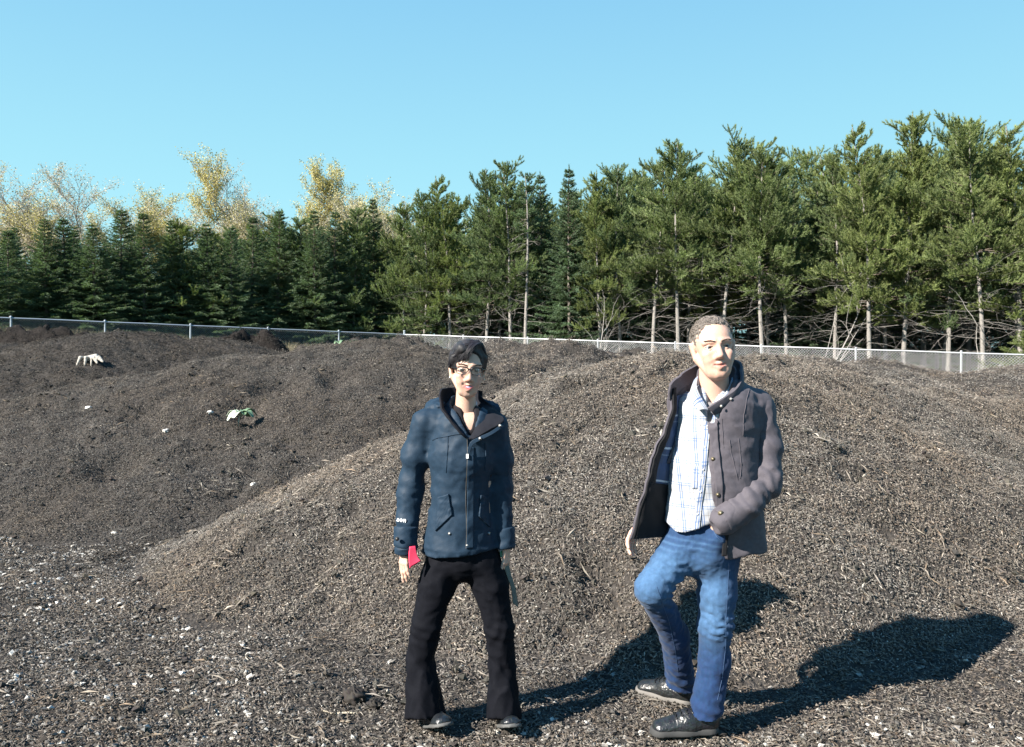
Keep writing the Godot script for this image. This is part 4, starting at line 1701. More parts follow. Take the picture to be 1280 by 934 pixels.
	H.call(Vector3(-0.085, -0.045, 0.03), Vector3(0.085, -0.045, 0.03), 0.04, 0.04, 0.035, 0.035, true)
	var hf := field(hp, 0.010, func(p: Vector3, d: float) -> float:
		var q := ht.affine_inverse() * p
		return d + noise_cloth.get_noise_3d(q.x * 26.0 + q.y * 40.0, q.y * 10.0 - q.x * 30.0, q.z * 22.0) * 0.0018, 0.012)
	obj("hair", net_mesh(hf, 0.0034, no_call, 0.012), M.hair_black, person)
	# combed strands from the parting to the ears and nape
	var comb := MB.new()
	for i in 420:
		var side := -1.0 if i % 3 else 1.0
		var z0 := rr(-0.08, 0.05)
		var a := Vector3(0.030 + rr(-0.006, 0.006), 0.11, z0)
		var e := Vector3(side * 0.088, rr(-0.03, 0.02), z0 * 0.7 - 0.035 + rr(-0.02, 0.0))
		var pts := []
		for j in 7:
			var t := j / 6.0
			var q := a.lerp(e, t)
			q = (q - Vector3(0, 0.035, -0.02)).normalized() * 0.17 + Vector3(0, 0.035, -0.02)
			var hit := hf.hit(ht * q, (ht * Vector3(0, 0.035, -0.02) - ht * q).normalized())
			if hit.distance_to(ht * Vector3(0, 0.035, -0.02)) > 0.135 or hit.distance_to(ht * Vector3(0, 0.035, -0.02)) < 0.05:
				break
			pts.append(hit)
		if pts.size() < 4:
			continue
		var rad := []
		for j in pts.size():
			rad.append(0.0019 * (0.5 + sin(PI * (j + 0.5) / pts.size()) * 0.5))
		comb.tube(pts, rad, 4, Color(0.013, 0.012, 0.015) * rr(0.6, 2.2))
	obj("combed_hair", comb.mesh(), M.hair_strand, person)
	# loose strands over the forehead
	var st := MB.new()
	for i in 150:
		var u := rng.randf()
		var a := Vector3(lerpf(0.040, 0.0, u) + rr(-0.01, 0.01), lerpf(0.112, 0.122, u) + rr(-0.004, 0.004), lerpf(0.060, 0.050, u))
		var e := Vector3(lerpf(-0.012, -0.078, u) + rr(-0.008, 0.008), lerpf(0.048, 0.022, u) + rr(-0.008, 0.012), lerpf(0.091, 0.030, u * u))
		var m := a.lerp(e, 0.5) + Vector3(-0.010, 0.022, 0.030 - 0.012 * u)
		var pts := []
		for j in 8:
			var t := j / 7.0
			pts.append(ht * (a.lerp(m, t).lerp(m.lerp(e, t), t)))
		st.tube(pts, [0.0016, 0.002, 0.002, 0.0019, 0.0017, 0.0014, 0.001, 0.0004], 4, Color(0.014, 0.013, 0.016) * rr(0.7, 1.6))
	obj("fringe", st.mesh(), M.hair_strand, person)

	# ---- glasses
	M.frame_black = mat(lin(0.012, 0.011, 0.012), 0.25, 0.5)
	M.lens = mat(Color(1, 1, 1, 0.02), 0.03, 0.5)
	M.lens.transparency = BaseMaterial3D.TRANSPARENCY_ALPHA
	var gl := MB.new()
	var lens_parts := []
	for e in [-1.0, 1.0]:
		var ring := []
		var rad := []
		var lb := MB.new()
		for i in 25:
			var a := TAU * i / 24.0
			var c := cos(a)
			var sn := sin(a)
			# a flattened rounded rectangle
			var rx := 0.0255 * signf(c) * pow(absf(c), 0.55)
			var ry := 0.0150 * signf(sn) * pow(absf(sn), 0.6)
			var p := ht * Vector3(e * 0.0325 + rx, -0.003 + ry, 0.0985 - 0.010 * pow(absf(e * 0.0325 + rx) / 0.058, 2.0))
			ring.append(p)
			rad.append(0.0027 if sn > 0.1 else 0.0014)
		gl.tube(ring, rad, 6, Color.WHITE)
		for i in 24:
			lb.tri(ht * Vector3(e * 0.0325, -0.003, 0.0965), ring[i], ring[i + 1], Color.WHITE)
		lens_parts.append(lb)
		gl.tube([ht * Vector3(e * 0.058, 0.006, 0.088), ht * Vector3(e * 0.074, 0.006, 0.06), ht * Vector3(e * 0.079, 0.004, 0.0), ht * Vector3(e * 0.078, -0.012, -0.02)], [0.0022, 0.002, 0.0017, 0.0015], 6, Color.WHITE)
	gl.tube([ht * Vector3(-0.008, 0.004, 0.099), ht * Vector3(0, 0.0065, 0.1015), ht * Vector3(0.008, 0.004, 0.099)], [0.0018, 0.0018, 0.0018], 6, Color.WHITE)
	var gnode := obj("glasses", gl.mesh(), M.frame_black, person)
	for lb in lens_parts:
		obj("lens", lb.mesh(), M.lens, gnode)
	# earrings
	for e in [-1.0, 1.0]:
		var er := SphereMesh.new()
		er.radius = 0.004; er.height = 0.008; er.radial_segments = 10; er.rings = 5
		var eo := obj("earring", er, M.metal_pale, person)
		eo.position = ht * Vector3(e * 0.077, -0.040, 0.0)

	# ---- dark top and necklace under the jacket
	M.knit_black = cloth_material(lin(0.012, 0.011, 0.014), 0.3, 0.9, 0.2)
	var top_f := field([limb(P.call(582, 536, 0.0), P.call(582, 590), 0.125, 0.118, 0.088, 0.085), limb(P.call(556, 526, -0.01), P.call(608, 528, -0.01), 0.05, 0.05), limb(P.call(581, 520, -0.012), P.call(582, 532, -0.01), 0.061, 0.075),
		limb(P.call(584, 500, 0.10), P.call(586.5, 536, 0.09), 0.055, 0.010, 0.10, 0.06, Vector3.RIGHT, true)], 0.03, no_call, 0.008)
	obj("top", net_mesh(top_f, 0.006), M.knit_black, person)
	var nk := MB.new()
	var npts := []
	var nrad := []
	for i in 17:
		var a := lerpf(-2.2, 2.2, i / 16.0)
		npts.append(neck_low + Vector3(sin(a) * 0.060, -0.010 - 0.020 * (cos(a) * 0.5 + 0.5), cos(a) * 0.058 + 0.010))
		nrad.append(0.0028)
	nk.tube(npts, nrad, 6, Color(0.02, 0.018, 0.018))
	obj("necklace", nk.mesh(), M.leather, person)

	# ---- jacket
	M.navy = cloth_material(lin(0.0125, 0.029, 0.052), 0.45, 0.62, 0.15)
	M.navy_lining = cloth_material(lin(0.008, 0.009, 0.014), 0.3, 0.85, 0.15)
	var hem_y: float = P.call(575, 688.5).y
	var jp := [
		limb(P.call(581, 538, -0.005), P.call(577, 575, 0.0), 0.140, 0.137, 0.112, 0.118), limb(P.call(577, 575, 0.0), P.call(575, 608, 0.0), 0.137, 0.116, 0.118, 0.104), limb(P.call(575, 608, 0.0), P.call(573.5, 690, 0.0), 0.116, 0.160, 0.104, 0.130),
		limb(P.call(535, 526, -0.015), P.call(618, 531, -0.015), 0.052, 0.052), limb(P.call(580, 508, -0.03), P.call(580, 530, -0.02), 0.070, 0.11, 0.062, 0.09),
		limb(P.call(530, 530, -0.015), P.call(519, 570, -0.02), 0.056, 0.056), limb(P.call(519, 570, -0.02), P.call(513, 612, -0.02), 0.056, 0.052), limb(P.call(512, 612, -0.02), P.call(506, 690, 0.045), 0.054, 0.047),
		limb(P.call(619, 537, -0.015), P.call(624, 575, -0.025), 0.056, 0.055), limb(P.call(624, 575, -0.025), P.call(625, 612, -0.03), 0.055, 0.050), limb(P.call(625, 612, -0.03), P.call(631, 690, 0.0), 0.050, 0.044),
		limb(P.call(583, 500, 0.02), P.call(588, 541, 0.10), 0.070, 0.012, 0.12, 0.05, Vector3.RIGHT, true)]
	var cuff_a: Vector3 = P.call(506, 684, 0.045)
	var jf := field(jp, 0.035, func(p: Vector3, d: float) -> float:
		var arm: float = smoothstep(0.17, 0.20, absf(p.x + 0.02))
		d += lerpf(fold(p, 6.0, 7.0, 0.010), fold(p, 5.0, 9.0, 0.014), arm) + absf(noise_cloth.get_noise_3d(p.x * 16.0 + p.y * 9.0, p.y * 20.0, p.z * 16.0)) * 0.0055
		# stitched band above the hem
		if p.y < hem_y + 0.05:
			d -= 0.003 * smoothstep(0.010, 0.0, absf(p.y - hem_y - 0.022))
		return maxf(d, hem_y + 0.012 * sin(p.x * 9.0) - p.y), 0.012)
	var jacket := obj("jacket", net_mesh(jf, 0.0075, no_call, 0.025), M.navy, person)
	# collar: two stiff leaves round the neck, lining outwards where they fall open
	var collar_left := [
		[P.call(600, 512, -0.085), P.call(580, 506, -0.105), P.call(560, 506, -0.065), P.call(556, 516, 0.0), P.call(566, 533, 0.075), P.call(583, 548, 0.118)],
		[P.call(602, 500, -0.095), P.call(580, 494, -0.115), P.call(557, 494, -0.072), P.call(551, 502, 0.010), P.call(560, 522, 0.092), P.call(580, 545, 0.126)],
		[P.call(603, 489, -0.100), P.call(580, 485, -0.12), P.call(558, 485, -0.080), P.call(550, 490, 0.020), P.call(553, 514, 0.104), P.call(575, 543, 0.130)]]
	obj("collar", sheet(collar_left, 40, 10, 0.007, 0.006), M.navy_lining, jacket)
	var collar_right := [
		[P.call(586, 549, 0.120), P.call(596, 534, 0.085), P.call(604, 518, 0.02), P.call(602, 510, -0.06), P.call(590, 506, -0.10)],
		[P.call(589, 549, 0.130), P.call(604, 535, 0.108), P.call(615, 520, 0.05), P.call(612, 508, -0.05), P.call(592, 496, -0.11)],
		[P.call(592, 550, 0.134), P.call(612, 538, 0.118), P.call(630, 526, 0.075), P.call(618, 512, -0.03), P.call(594, 488, -0.115)]]
	obj("collar", sheet(collar_right, 40, 10, 0.007, 0.006), M.navy_lining, jacket)
	# turned-out storm flap along the open edge, with two snaps
	var storm := [
		[P.call(584, 566, 0.134), P.call(588, 553, 0.136), P.call(600, 546, 0.130), P.call(615, 539, 0.120), P.call(630, 527, 0.080)],
		[P.call(587, 569, 0.134), P.call(591, 557, 0.137), P.call(603, 550, 0.132), P.call(618, 542, 0.122), P.call(631, 532, 0.082)]]
	var storm_o := obj("storm_flap", sheet(storm, 30, 6, 0.006, 0.003), M.navy, jacket)
	for q in [[600, 548.5, 0.138], [625, 532.5, 0.106]]:
		obj("snap", disc(P.call(q[0], q[1], q[2]), Vector3(0.2, 0.2, 1).normalized(), 0.0065, 0.004), M.metal_pale, storm_o)
	# hood lying behind the neck
	var hood_f := field([limb(P.call(543, 512, -0.10), P.call(582, 505, -0.15), 0.045, 0.055), limb(P.call(582, 505, -0.15), P.call(615, 514, -0.10), 0.055, 0.04), limb(P.call(580, 530, -0.14), P.call(580, 555, -0.13), 0.08, 0.06, 0.04, 0.03), limb(P.call(540, 514, -0.06), P.call(552, 508, -0.03), 0.024, 0.02)], 0.03, func(p: Vector3, d: float) -> float: return d + fold(p, 14.0, 16.0, 0.018))
	obj("hood", net_mesh(hood_f, 0.008), M.navy, jacket)
	# placket, zip, pockets and seams laid on the cloth
	var V := func(px: float, py: float) -> Vector2:
		var q: Vector3 = P.call(px, py, 0.12)
		return Vector2(q.x, q.y)
	obj("placket", sheet(laid(jf, [V.call(584.5, 560), V.call(592, 560), V.call(591, 687.5), V.call(582.5, 687.5)], 4, 30, 0.001), 8, 60, 0.007), M.navy, jacket)
	var zip := MB.new()
	var zp := []
	var zr := []
	for i in 40:
		var t := i / 39.0
		var q: Vector2 = V.call(lerpf(583.6, 581.8, t) + sin(t * 9.0) * 0.8, lerpf(548, 687, t))
		zp.append(jf.hit(Vector3(q.x, q.y, 0.5), Vector3(0, 0, -1)) + Vector3(0, 0, 0.002))
		zr.append(0.0016)
	zip.tube(zp, zr, 6, Color.WHITE)
	obj("zip", zip.mesh(), M.metal_dark, jacket)
	var pull := MB.new()
	pull.box(zp[6] + Vector3(0, -0.004, 0.006), Vector3(0.010, 0.018, 0.005), Basis(), Color.WHITE)
	obj("zip_pull", pull.mesh(), M.white_print, jacket)
	for q in [[583.5, 683.5], [561.5, 668.5], [610.5, 672]]:
		var g: Vector2 = V.call(q[0], q[1])
		obj("snap", disc(jf.hit(Vector3(g.x, g.y, 0.5), Vector3(0, 0, -1)), Vector3(0, 0, 1), 0.006, 0.005), M.metal_pale, jacket)
	obj("pocket_flap", sheet(laid(jf, [V.call(546, 624), V.call(560, 619), V.call(565, 645), V.call(543, 667)], 8, 14, 0.003), 16, 24, 0.008), M.navy, jacket)
	obj("pocket_flap", sheet(laid(jf, [V.call(600, 622), V.call(609, 626), V.call(611, 665), V.call(598, 648)], 6, 14, 0.003), 12, 24, 0.008), M.navy, jacket)
	# yoke and bust seams as thin cords
	for path in [[[538, 553], [546, 549], [556, 547], [568, 544], [578, 543]], [[559, 547], [559, 562], [558, 578], [557, 592]], [[556, 622], [555, 640], [553, 658]], [[606, 556], [607, 572], [606, 590]]]:
		var pts := []
		var rad := []
		for i in 21:
			var t: float = i / 20.0 * (path.size() - 1)
			var k := mini(int(t), path.size() - 2)
			var q: Vector2 = V.call(lerpf(path[k][0], path[k + 1][0], t - k), lerpf(path[k][1], path[k + 1][1], t - k))
			pts.append(jf.hit(Vector3(q.x, q.y, 0.5), Vector3(0, 0, -1)))
			rad.append(0.0026)
		var sb := MB.new()
		sb.tube(pts, rad, 6, Color.WHITE)
		obj("seam", sb.mesh(), M.navy, jacket)
	# cuff bands, strap and button
	for c in [[cuff_a, P.call(507, 660, 0.03), 0.0505], [P.call(631, 684, 0.0), P.call(629.5, 662, -0.01), 0.047]]:
		var cf := field([limb(c[0] + (c[1] - c[0]) * 0.08, c[1], c[2] * 0.98, c[2] * 1.02)], 0.01, func(p: Vector3, d: float) -> float:
			var ax: Vector3 = (c[1] - c[0])
			var t: float = (p - c[0]).dot(ax) / ax.length_squared()
			return maxf(maxf(d + fold(p, 9.0, 20.0, 0.008), absf(t - 0.45) * ax.length() - 0.045), hem_y - 0.004 - p.y))
		obj("cuff", net_mesh(cf, 0.006), M.navy, jacket)
	obj("strap", sheet(laid(jf, [V.call(494, 669), V.call(504, 671), V.call(504, 680), V.call(494, 680)], 5, 4, 0.007), 10, 8, 0.006), M.navy_lining, jacket)
	obj("cuff_button", disc(P.call(495.8, 675, 0.100), Vector3(-0.35, 0, 1).normalized(), 0.0085, 0.006), M.metal_dark, jacket)
	# white print on the sleeve
	var tm := TextMesh.new()
	tm.text = "aon"
	var font := SystemFont.new()
	font.font_names = PackedStringArray(["Droid Sans"])
	font.font_weight = 700
	tm.font = font
	tm.font_size = 32
	tm.pixel_size = 0.00075
	tm.depth = 0.002
	var to := obj("sleeve_print", tm, M.white_print, jacket)
	var gq: Vector2 = V.call(498.5, 655)
	var hitp := jf.hit(Vector3(gq.x, gq.y, 0.5), Vector3(0, 0, -1))
	to.transform = Transform3D(basis_of(-14, -6, -4), hitp + Vector3(0, 0, 0.003))

	# ---- trousers, flared
	M.trouser_black = cloth_material(lin(0.0055, 0.006, 0.009), 0.35, 0.8, 0.0)
	M.trouser_black.metallic_specular = 0.2
	var tp2 := [
		limb(P.call(577, 676), P.call(578, 698), 0.132, 0.138, 0.105, 0.108),
		limb(P.call(556, 702, 0.0), P.call(546, 732, 0.005), 0.084, 0.078, 0.088, 0.082), limb(P.call(546, 732, 0.005), P.call(532, 784, 0.02), 0.078, 0.062, 0.080, 0.062), limb(P.call(532, 784, 0.02), P.call(524, 830, 0.0), 0.062, 0.060, 0.062, 0.062), limb(P.call(524, 830, 0.0), P.call(530.5, 903, 0.010), 0.060, 0.086, 0.062, 0.110),
		limb(P.call(601, 702, 0.0), P.call(613, 735, 0.005), 0.084, 0.074, 0.088, 0.080), limb(P.call(613, 735, 0.005), P.call(624, 788, 0.02), 0.074, 0.060, 0.080, 0.062), limb(P.call(624, 788, 0.02), P.call(627, 834, 0.0), 0.060, 0.056, 0.062, 0.060), limb(P.call(627, 834, 0.0), P.call(630, 903, 0.010), 0.056, 0.074, 0.060, 0.107)]
	var thy: float = P.call(575, 904).y
	var tf := field(tp2, 0.02, func(p: Vector3, d: float) -> float:
		var low := smoothstep(0.62, 0.30, p.y)
		d += lerpf(fold(p, 9.0, 13.0, 0.010), fold(p, 9.0, 5.5, 0.018), low)
		# creases at the back of the knee
		d += 0.004 * sin(p.y * 150.0 + p.x * 40.0) * exp(-pow((p.y - 0.43) / 0.06, 2.0)) * 0.6
		var hem := thy + 0.008 + 0.034 * smoothstep(0.02, 0.10, p.z) - 0.012 * smoothstep(0.0, -0.1, p.z)
		return maxf(d, hem - p.y))
	var trousers := obj("trousers", net_mesh(tf, 0.0075, no_call, 0.03), M.trouser_black, person)

	# ---- shoes
	shoe(person, P.call(529, 914, -0.10), P.call(557, 914, 0.150), 0.046, 0.09, Color(0.014, 0.017, 0.020), M.sole_dark, 0.014, false)
	shoe(person, P.call(629, 915, -0.11), P.call(641, 915.5, 0.150), 0.045, 0.09, Color(0.014, 0.017, 0.020), M.sole_dark, 0.014, false)

	# ---- what she holds
	var wallet := thing("red_wallet", "bright red wallet held in the right hand of the person in navy", "wallet", root_at)
	var wm := mat(lin(0.62, 0.035, 0.085), 0.5, 0.5)
	var wr := [[P.call(511, 685, 0.085), P.call(518, 684, 0.075)], [P.call(510, 699, 0.095), P.call(521, 697, 0.082)], [P.call(511, 712, 0.10), P.call(525.5, 703, 0.088)]]
	var wo := obj("cover", sheet(wr, 8, 8, 0.010), wm, wallet)
	var paper_rows := [[P.call(621.5, 663, -0.02), P.call(626, 662, -0.03)], [P.call(623, 680, 0.0), P.call(631, 680, -0.02)], [P.call(625.5, 698, 0.02), P.call(636, 697, 0.0)]]
	var papers := thing("folded_paper", "folded white and green papers hanging from the left hand of the person in navy", "paper", root_at)
	obj("sheet_of_paper", sheet(paper_rows, 6, 8, 0.004), mat(lin(0.55, 0.60, 0.68), 0.6), papers)
	var band := [[P.call(624.6, 691, 0.018), P.call(634.2, 690, 0.0)], [P.call(625.6, 698.5, 0.025), P.call(636.3, 697.5, 0.006)]]
	obj("green_band", sheet(band, 4, 4, 0.004), mat(lin(0.06, 0.16, 0.09), 0.6), papers)
	var bag := [[P.call(627, 698, 0.01), P.call(634, 698, -0.01)], [P.call(633, 720, 0.01), P.call(639, 722, -0.01)], [P.call(639, 738, 0.0), P.call(645, 742, -0.02)], [P.call(641, 757, 0.0), P.call(647.5, 762, -0.02)]]
	obj("plastic_sleeve", sheet(bag, 5, 12, 0.003, 0.004), mat(lin(0.10, 0.115, 0.10), 0.3, 0.5), papers)


# woven check: ground colour with bands; drawn as the cloth is dyed
func check_texture(ground: Color, bands: Array, size := 256) -> ImageTexture:
	var im := Image.create(size, size, false, Image.FORMAT_RGB8)
	var f := FastNoiseLite.new()
	f.seed = 90
	f.frequency = 0.35
	for y in size:
		for x in size:
			var c := ground
			for q in bands:   # [vertical?, from, to, colour, strength]
				var t := (x if q[0] else y) / float(size)
				if t >= q[1] and t < q[2]:
					# threads show every other pixel where warp and weft cross
					var k: float = q[4] * (0.8 + 0.25 * f.get_noise_2d(x, y))
					c = c.lerp(q[3], clampf(k, 0, 1))
			im.set_pixel(x, y, c)
	return ImageTexture.create_from_image(im)

func build_man() -> void:
	var D := 3.32
	var root_at := Vector3((870.0 - 640.0) * 0.001 * D, 0.0, -D)
	var person := thing("person", "person in an open grey jacket, checked shirt and blue jeans, one hand in a pocket", "person", root_at)
	var P := func(px: float, py: float, z := 0.0) -> Vector3: return spot(px, py, z, D, root_at)
	var across := Vector3(0.985, 0, 0.17)
	var front := Vector3(-0.17, 0, 0.985)

	# ---- body
	var ht := Transform3D(basis_of(-1, -5, 5).scaled(Vector3.ONE * 1.07), P.call(891.5, 435.5, 0.03))
	var body := MB.new()
	var skin := skin_color(ht, Color(0.52, 0.325, 0.25), 0.4)
	var neck_low: Vector3 = P.call(893, 500, -0.02)
	net(body, field(head_prims(ht, true) + [limb(ht * Vector3(0, -0.06, -0.02), neck_low, 0.058, 0.064, 0.060, 0.062), limb(neck_low, P.call(892, 525, -0.01), 0.064, 0.12, 0.06, 0.075)], 0.011, no_call, 0.007), 0.0034, skin, 0.01)
	net(body, field(lid_prims(ht), 0.002), 0.0022, skin, 0.004)
	net(body, field([
		limb(P.call(893, 520, -0.02), P.call(884, 600, -0.01), 0.13, 0.12, 0.09, 0.09, across), limb(P.call(884, 600, -0.01), P.call(880, 680, 0.0), 0.12, 0.13, 0.09, 0.09, across),
		limb(P.call(858, 506, -0.06), P.call(940, 512, -0.03), 0.045, 0.045),
		limb(P.call(948, 515, -0.03), P.call(955, 600, 0.035), 0.045, 0.036), limb(P.call(955, 600, 0.035), P.call(903, 654, 0.148), 0.036, 0.026),
		limb(P.call(856, 512, -0.07), P.call(840, 592, -0.12), 0.045, 0.038), limb(P.call(840, 592, -0.12), P.call(808, 654, -0.05), 0.038, 0.028),
		limb(P.call(856, 688, 0.0), P.call(819, 738, 0.09), 0.075, 0.055), limb(P.call(820, 740, 0.085), P.call(847, 795, -0.08), 0.048, 0.042), limb(P.call(847, 795, -0.08), P.call(854, 862, -0.24), 0.042, 0.034),
		limb(P.call(899, 695, 0.0), P.call(896, 785, 0.03), 0.075, 0.052), limb(P.call(896, 785, 0.03), P.call(884, 895, 0.02), 0.05, 0.038)], 0.03), 0.014, skin)
	# left hand slips into the pocket, right hand holds the jacket open
	net(body, field(hand(P.call(901, 653, 0.140), Vector3(-0.14, -0.9, -0.45), Vector3(-0.25, 0.6, 0.8), 1.0, 1.05, [0.1, 0.1, 0.1, 0.1], 0.5), 0.006), 0.003, skin, 0.01)
	net(body, field(hand(P.call(806, 652, -0.03), Vector3(-0.62, -0.72, 0.35), Vector3(-0.75, 0.2, -0.6), -1.0, 1.05, [0.35, 0.4, 0.42, 0.45], 0.7), 0.006), 0.003, skin, 0.01)
	obj("body", body.mesh(), M.skin, person)
	eyes(person, ht, Vector3(0.1, 0.02, 1), Color(0.07, 0.09, 0.10))
	lashes(person, ht, 0.0011)
	eyebrows(person, ht, Color(0.085, 0.062, 0.048), 0.0024, 0.0045)

	# ---- short hair, receding over the temples
	M.hair_brown = hair_material(lin(0.105, 0.090, 0.078), 0.75)
	var hp := []
	var H := func(a: Vector3, b: Vector3, wa: float, wb: float, ta := -1.0, tb := -1.0, carve := false):
		var k := 1.07
		hp.append(limb(ht * a, ht * b, wa * k, wb * k, ta * k, tb * k, ht.basis * Vector3.RIGHT, carve))
	H.call(Vector3(0, 0.040, -0.038), Vector3(0, 0.041, 0.000), 0.0785, 0.0755, 0.0855, 0.0825)
	H.call(Vector3(0, -0.01, -0.05), Vector3(0, -0.05, -0.055), 0.070, 0.050, 0.05, 0.04)
	H.call(Vector3(0.0, 0.050, 0.112), Vector3(0.0, -0.09, 0.105), 0.064, 0.088, 0.062, 0.088, true)
	for e in [-1.0, 1.0]:
		H.call(Vector3(e * 0.045, 0.075, 0.085), Vector3(e * 0.045, 0.03, 0.09), 0.032, 0.03, 0.036, 0.036, true)
	H.call(Vector3(-0.085, -0.05, 0.03), Vector3(0.085, -0.05, 0.03), 0.045, 0.045, 0.035, 0.035, true)
	var hf := field(hp, 0.012, func(p: Vector3, d: float) -> float:
		return d + noise_cloth.get_noise_3d(p.x * 60.0, p.y * 45.0, p.z * 60.0) * 0.006, 0.01)
	var hair := obj("hair", net_mesh(hf, 0.0032, no_call, 0.012), M.hair_brown, person)
	var st := MB.new()
	for i in 1300:
		var a := rr(-1.9, 1.9)
		var e := rr(0.1, 1.25)
		var dir := Vector3(sin(a) * cos(e), sin(e), cos(a) * cos(e) * (1.0 if absf(a) < 1.3 else 0.8))
		var c := Vector3(0, 0.043, -0.022)
		var p := ht * (c + dir * Vector3(0.080, 0.083, 0.096).length() * 0.56)
		var q := hf.hit(ht * (c + dir * 0.16), -(ht.basis * dir).normalized())
		if q.distance_to(ht * c) < 0.06 or (ht.affine_inverse() * q).y < 0.055 and (ht.affine_inverse() * q).z > 0.03:
			continue
		var lay := Vector3(rr(-0.6, 0.6), rr(-0.1, 0.5), rr(0.2, 0.9))
		lay -= dir * lay.dot(dir)
		var d := (ht.basis * (lay.normalized() + dir * rr(0.0, 0.35))).normalized()
		sliver(st, q, d, (ht.basis * dir).normalized(), rr(0.014, 0.03), 0.0022, Color(0.125, 0.105, 0.09) * rr(0.4, 2.2))
	obj("hair_tufts", st.mesh(), M.hair_strand, hair)

	# ---- grey undershirt
	M.tee_grey = cloth_material(lin(0.20, 0.19, 0.19), 0.3, 0.9, 0.1)
	obj("undershirt", net_mesh(field([limb(P.call(892, 520, -0.01), P.call(888, 570, 0.0), 0.13, 0.13, 0.098, 0.10, across), limb(P.call(866, 510, -0.04), P.call(925, 512, -0.03), 0.06, 0.06), limb(neck_low, P.call(892, 512, -0.015), 0.075, 0.09),
		limb(P.call(896, 470, 0.05), P.call(894, 489, 0.05), 0.060, 0.050, 0.12, 0.10, across, true)], 0.03), 0.007), M.tee_grey, person)

	# ---- checked shirt
	var blue := Color(0.24, 0.33, 0.50)
	var deep := Color(0.22, 0.30, 0.50)
	var warm := Color(0.45, 0.42, 0.40)
	M.check_shirt = vmat(0.75, 0.3)
	M.check_shirt.albedo_texture = check_texture(Color(0.62, 0.63, 0.65), [[true, 0.08, 0.13, blue, 0.9], [true, 0.19, 0.24, blue, 0.9], [true, 0.44, 0.47, warm, 0.6], [true, 0.60, 0.63, blue, 0.5], [true, 0.80, 0.83, warm, 0.7], [false, 0.10, 0.14, blue, 0.6], [false, 0.20, 0.24, blue, 0.6], [false, 0.50, 0.53, warm, 0.6], [false, 0.78, 0.81, blue, 0.45]])
	var shirt_uv := func(p: Vector3) -> Vector2:
		var q := p.dot(across) + 0.02 * sin(p.y * 6.0)
		return Vector2(q / 0.075, -p.y / 0.09)
	var s_hem := func(x: float) -> float:
		var l: float = P.call(832, 655, 0.1).x
		var m: float = P.call(850, 668, 0.1).x
		var r: float = P.call(892, 655, 0.1).x
		return lerpf(P.call(0, 655, 0.1).y, P.call(0, 668, 0.1).y, smoothstep(l, m, x) * (1.0 - smoothstep(m, r, x)))
	var shirt_f := field([
		limb(P.call(891, 522, -0.005), P.call(880, 590, 0.005), 0.150, 0.145, 0.116, 0.122, across), limb(P.call(880, 590, 0.005), P.call(874, 672, 0.01), 0.145, 0.152, 0.122, 0.122, across), limb(P.call(860, 508, -0.05), P.call(930, 512, -0.03), 0.062, 0.062), limb(P.call(892, 497, -0.02), P.call(892, 512, -0.015), 0.082, 0.105, 0.075, 0.09, across),
		limb(P.call(897, 462, 0.10), P.call(888, 524, 0.135), 0.056, 0.006, 0.12, 0.07, across, true)], 0.03, func(p: Vector3, d: float) -> float:
			d += fold(p, 9.0, 6.0, 0.011) + absf(noise_cloth.get_noise_3d(p.x * 22.0 + p.y * 10.0, p.y * 12.0, p.z * 22.0)) * 0.005
			return maxf(d, s_hem.call(p.x) - p.y))
	var shirt := obj("shirt", net_mesh(shirt_f, 0.007, no_call, 0.02, shirt_uv), M.check_shirt, person)
	var leaf_l := [[P.call(873, 470, -0.01), P.call(872, 486, 0.055), P.call(886, 513, 0.118)], [P.call(868, 476, 0.0), P.call(866, 492, 0.070), P.call(880, 512, 0.124)], [P.call(864, 486, 0.0), P.call(863, 500, 0.075), P.call(874, 513, 0.122)]]
	obj("collar", sheet(leaf_l, 20, 8, 0.005, 0.002, Vector2(1.6, 0.6)), M.check_shirt, shirt)
	var leaf_r := [[P.call(915, 472, -0.01), P.call(909, 488, 0.06), P.call(889, 515, 0.120)], [P.call(919, 480, 0.0), P.call(913, 496, 0.074), P.call(892, 518, 0.125)], [P.call(921, 490, 0.0), P.call(916, 505, 0.078), P.call(898, 524, 0.122)]]
	obj("collar", sheet(leaf_r, 20, 8, 0.005, 0.002, Vector2(1.6, 0.6)), M.check_shirt, shirt)
	var V := func(px: float, py: float) -> Vector2:
		var q: Vector3 = P.call(px, py, 0.13)
		return Vector2(q.x, q.y)
	obj("placket", sheet(laid(shirt_f, [V.call(883, 528), V.call(891, 528), V.call(876, 662), V.call(868, 664)], 4, 24, 0.001), 8, 48, 0.005, 0.0, Vector2(0.3, 3.0)), M.check_shirt, shirt)
	for y in [534, 560, 588, 616, 644]:
		var g: Vector2 = V.call(lerpf(887, 872, (y - 528) / 134.0), y)
		obj("button", disc(shirt_f.hit(Vector3(g.x, g.y, 0.5), Vector3(0, 0, -1)) + Vector3(0, 0, 0.003), front, 0.0045, 0.003), M.white_print, shirt)
	obj("shirt_pocket", sheet(laid(shirt_f, [V.call(868, 584), V.call(883, 584), V.call(882, 612), V.call(867, 612)], 5, 6, 0.001), 10, 12, 0.004, 0.0, Vector2(0.55, 0.75)), M.check_shirt, shirt)

	# ---- jacket
	M.grey_cloth = cloth_material(lin(0.088, 0.080, 0.094), 0.35, 0.75, 0.25)
	M.black_lining = cloth_material(lin(0.012, 0.012, 0.014), 0.3, 0.8, 0.15)
	var edge := [[462, 902], [500, 890], [517, 885], [586, 887], [640, 893], [665, 899], [705, 905]]
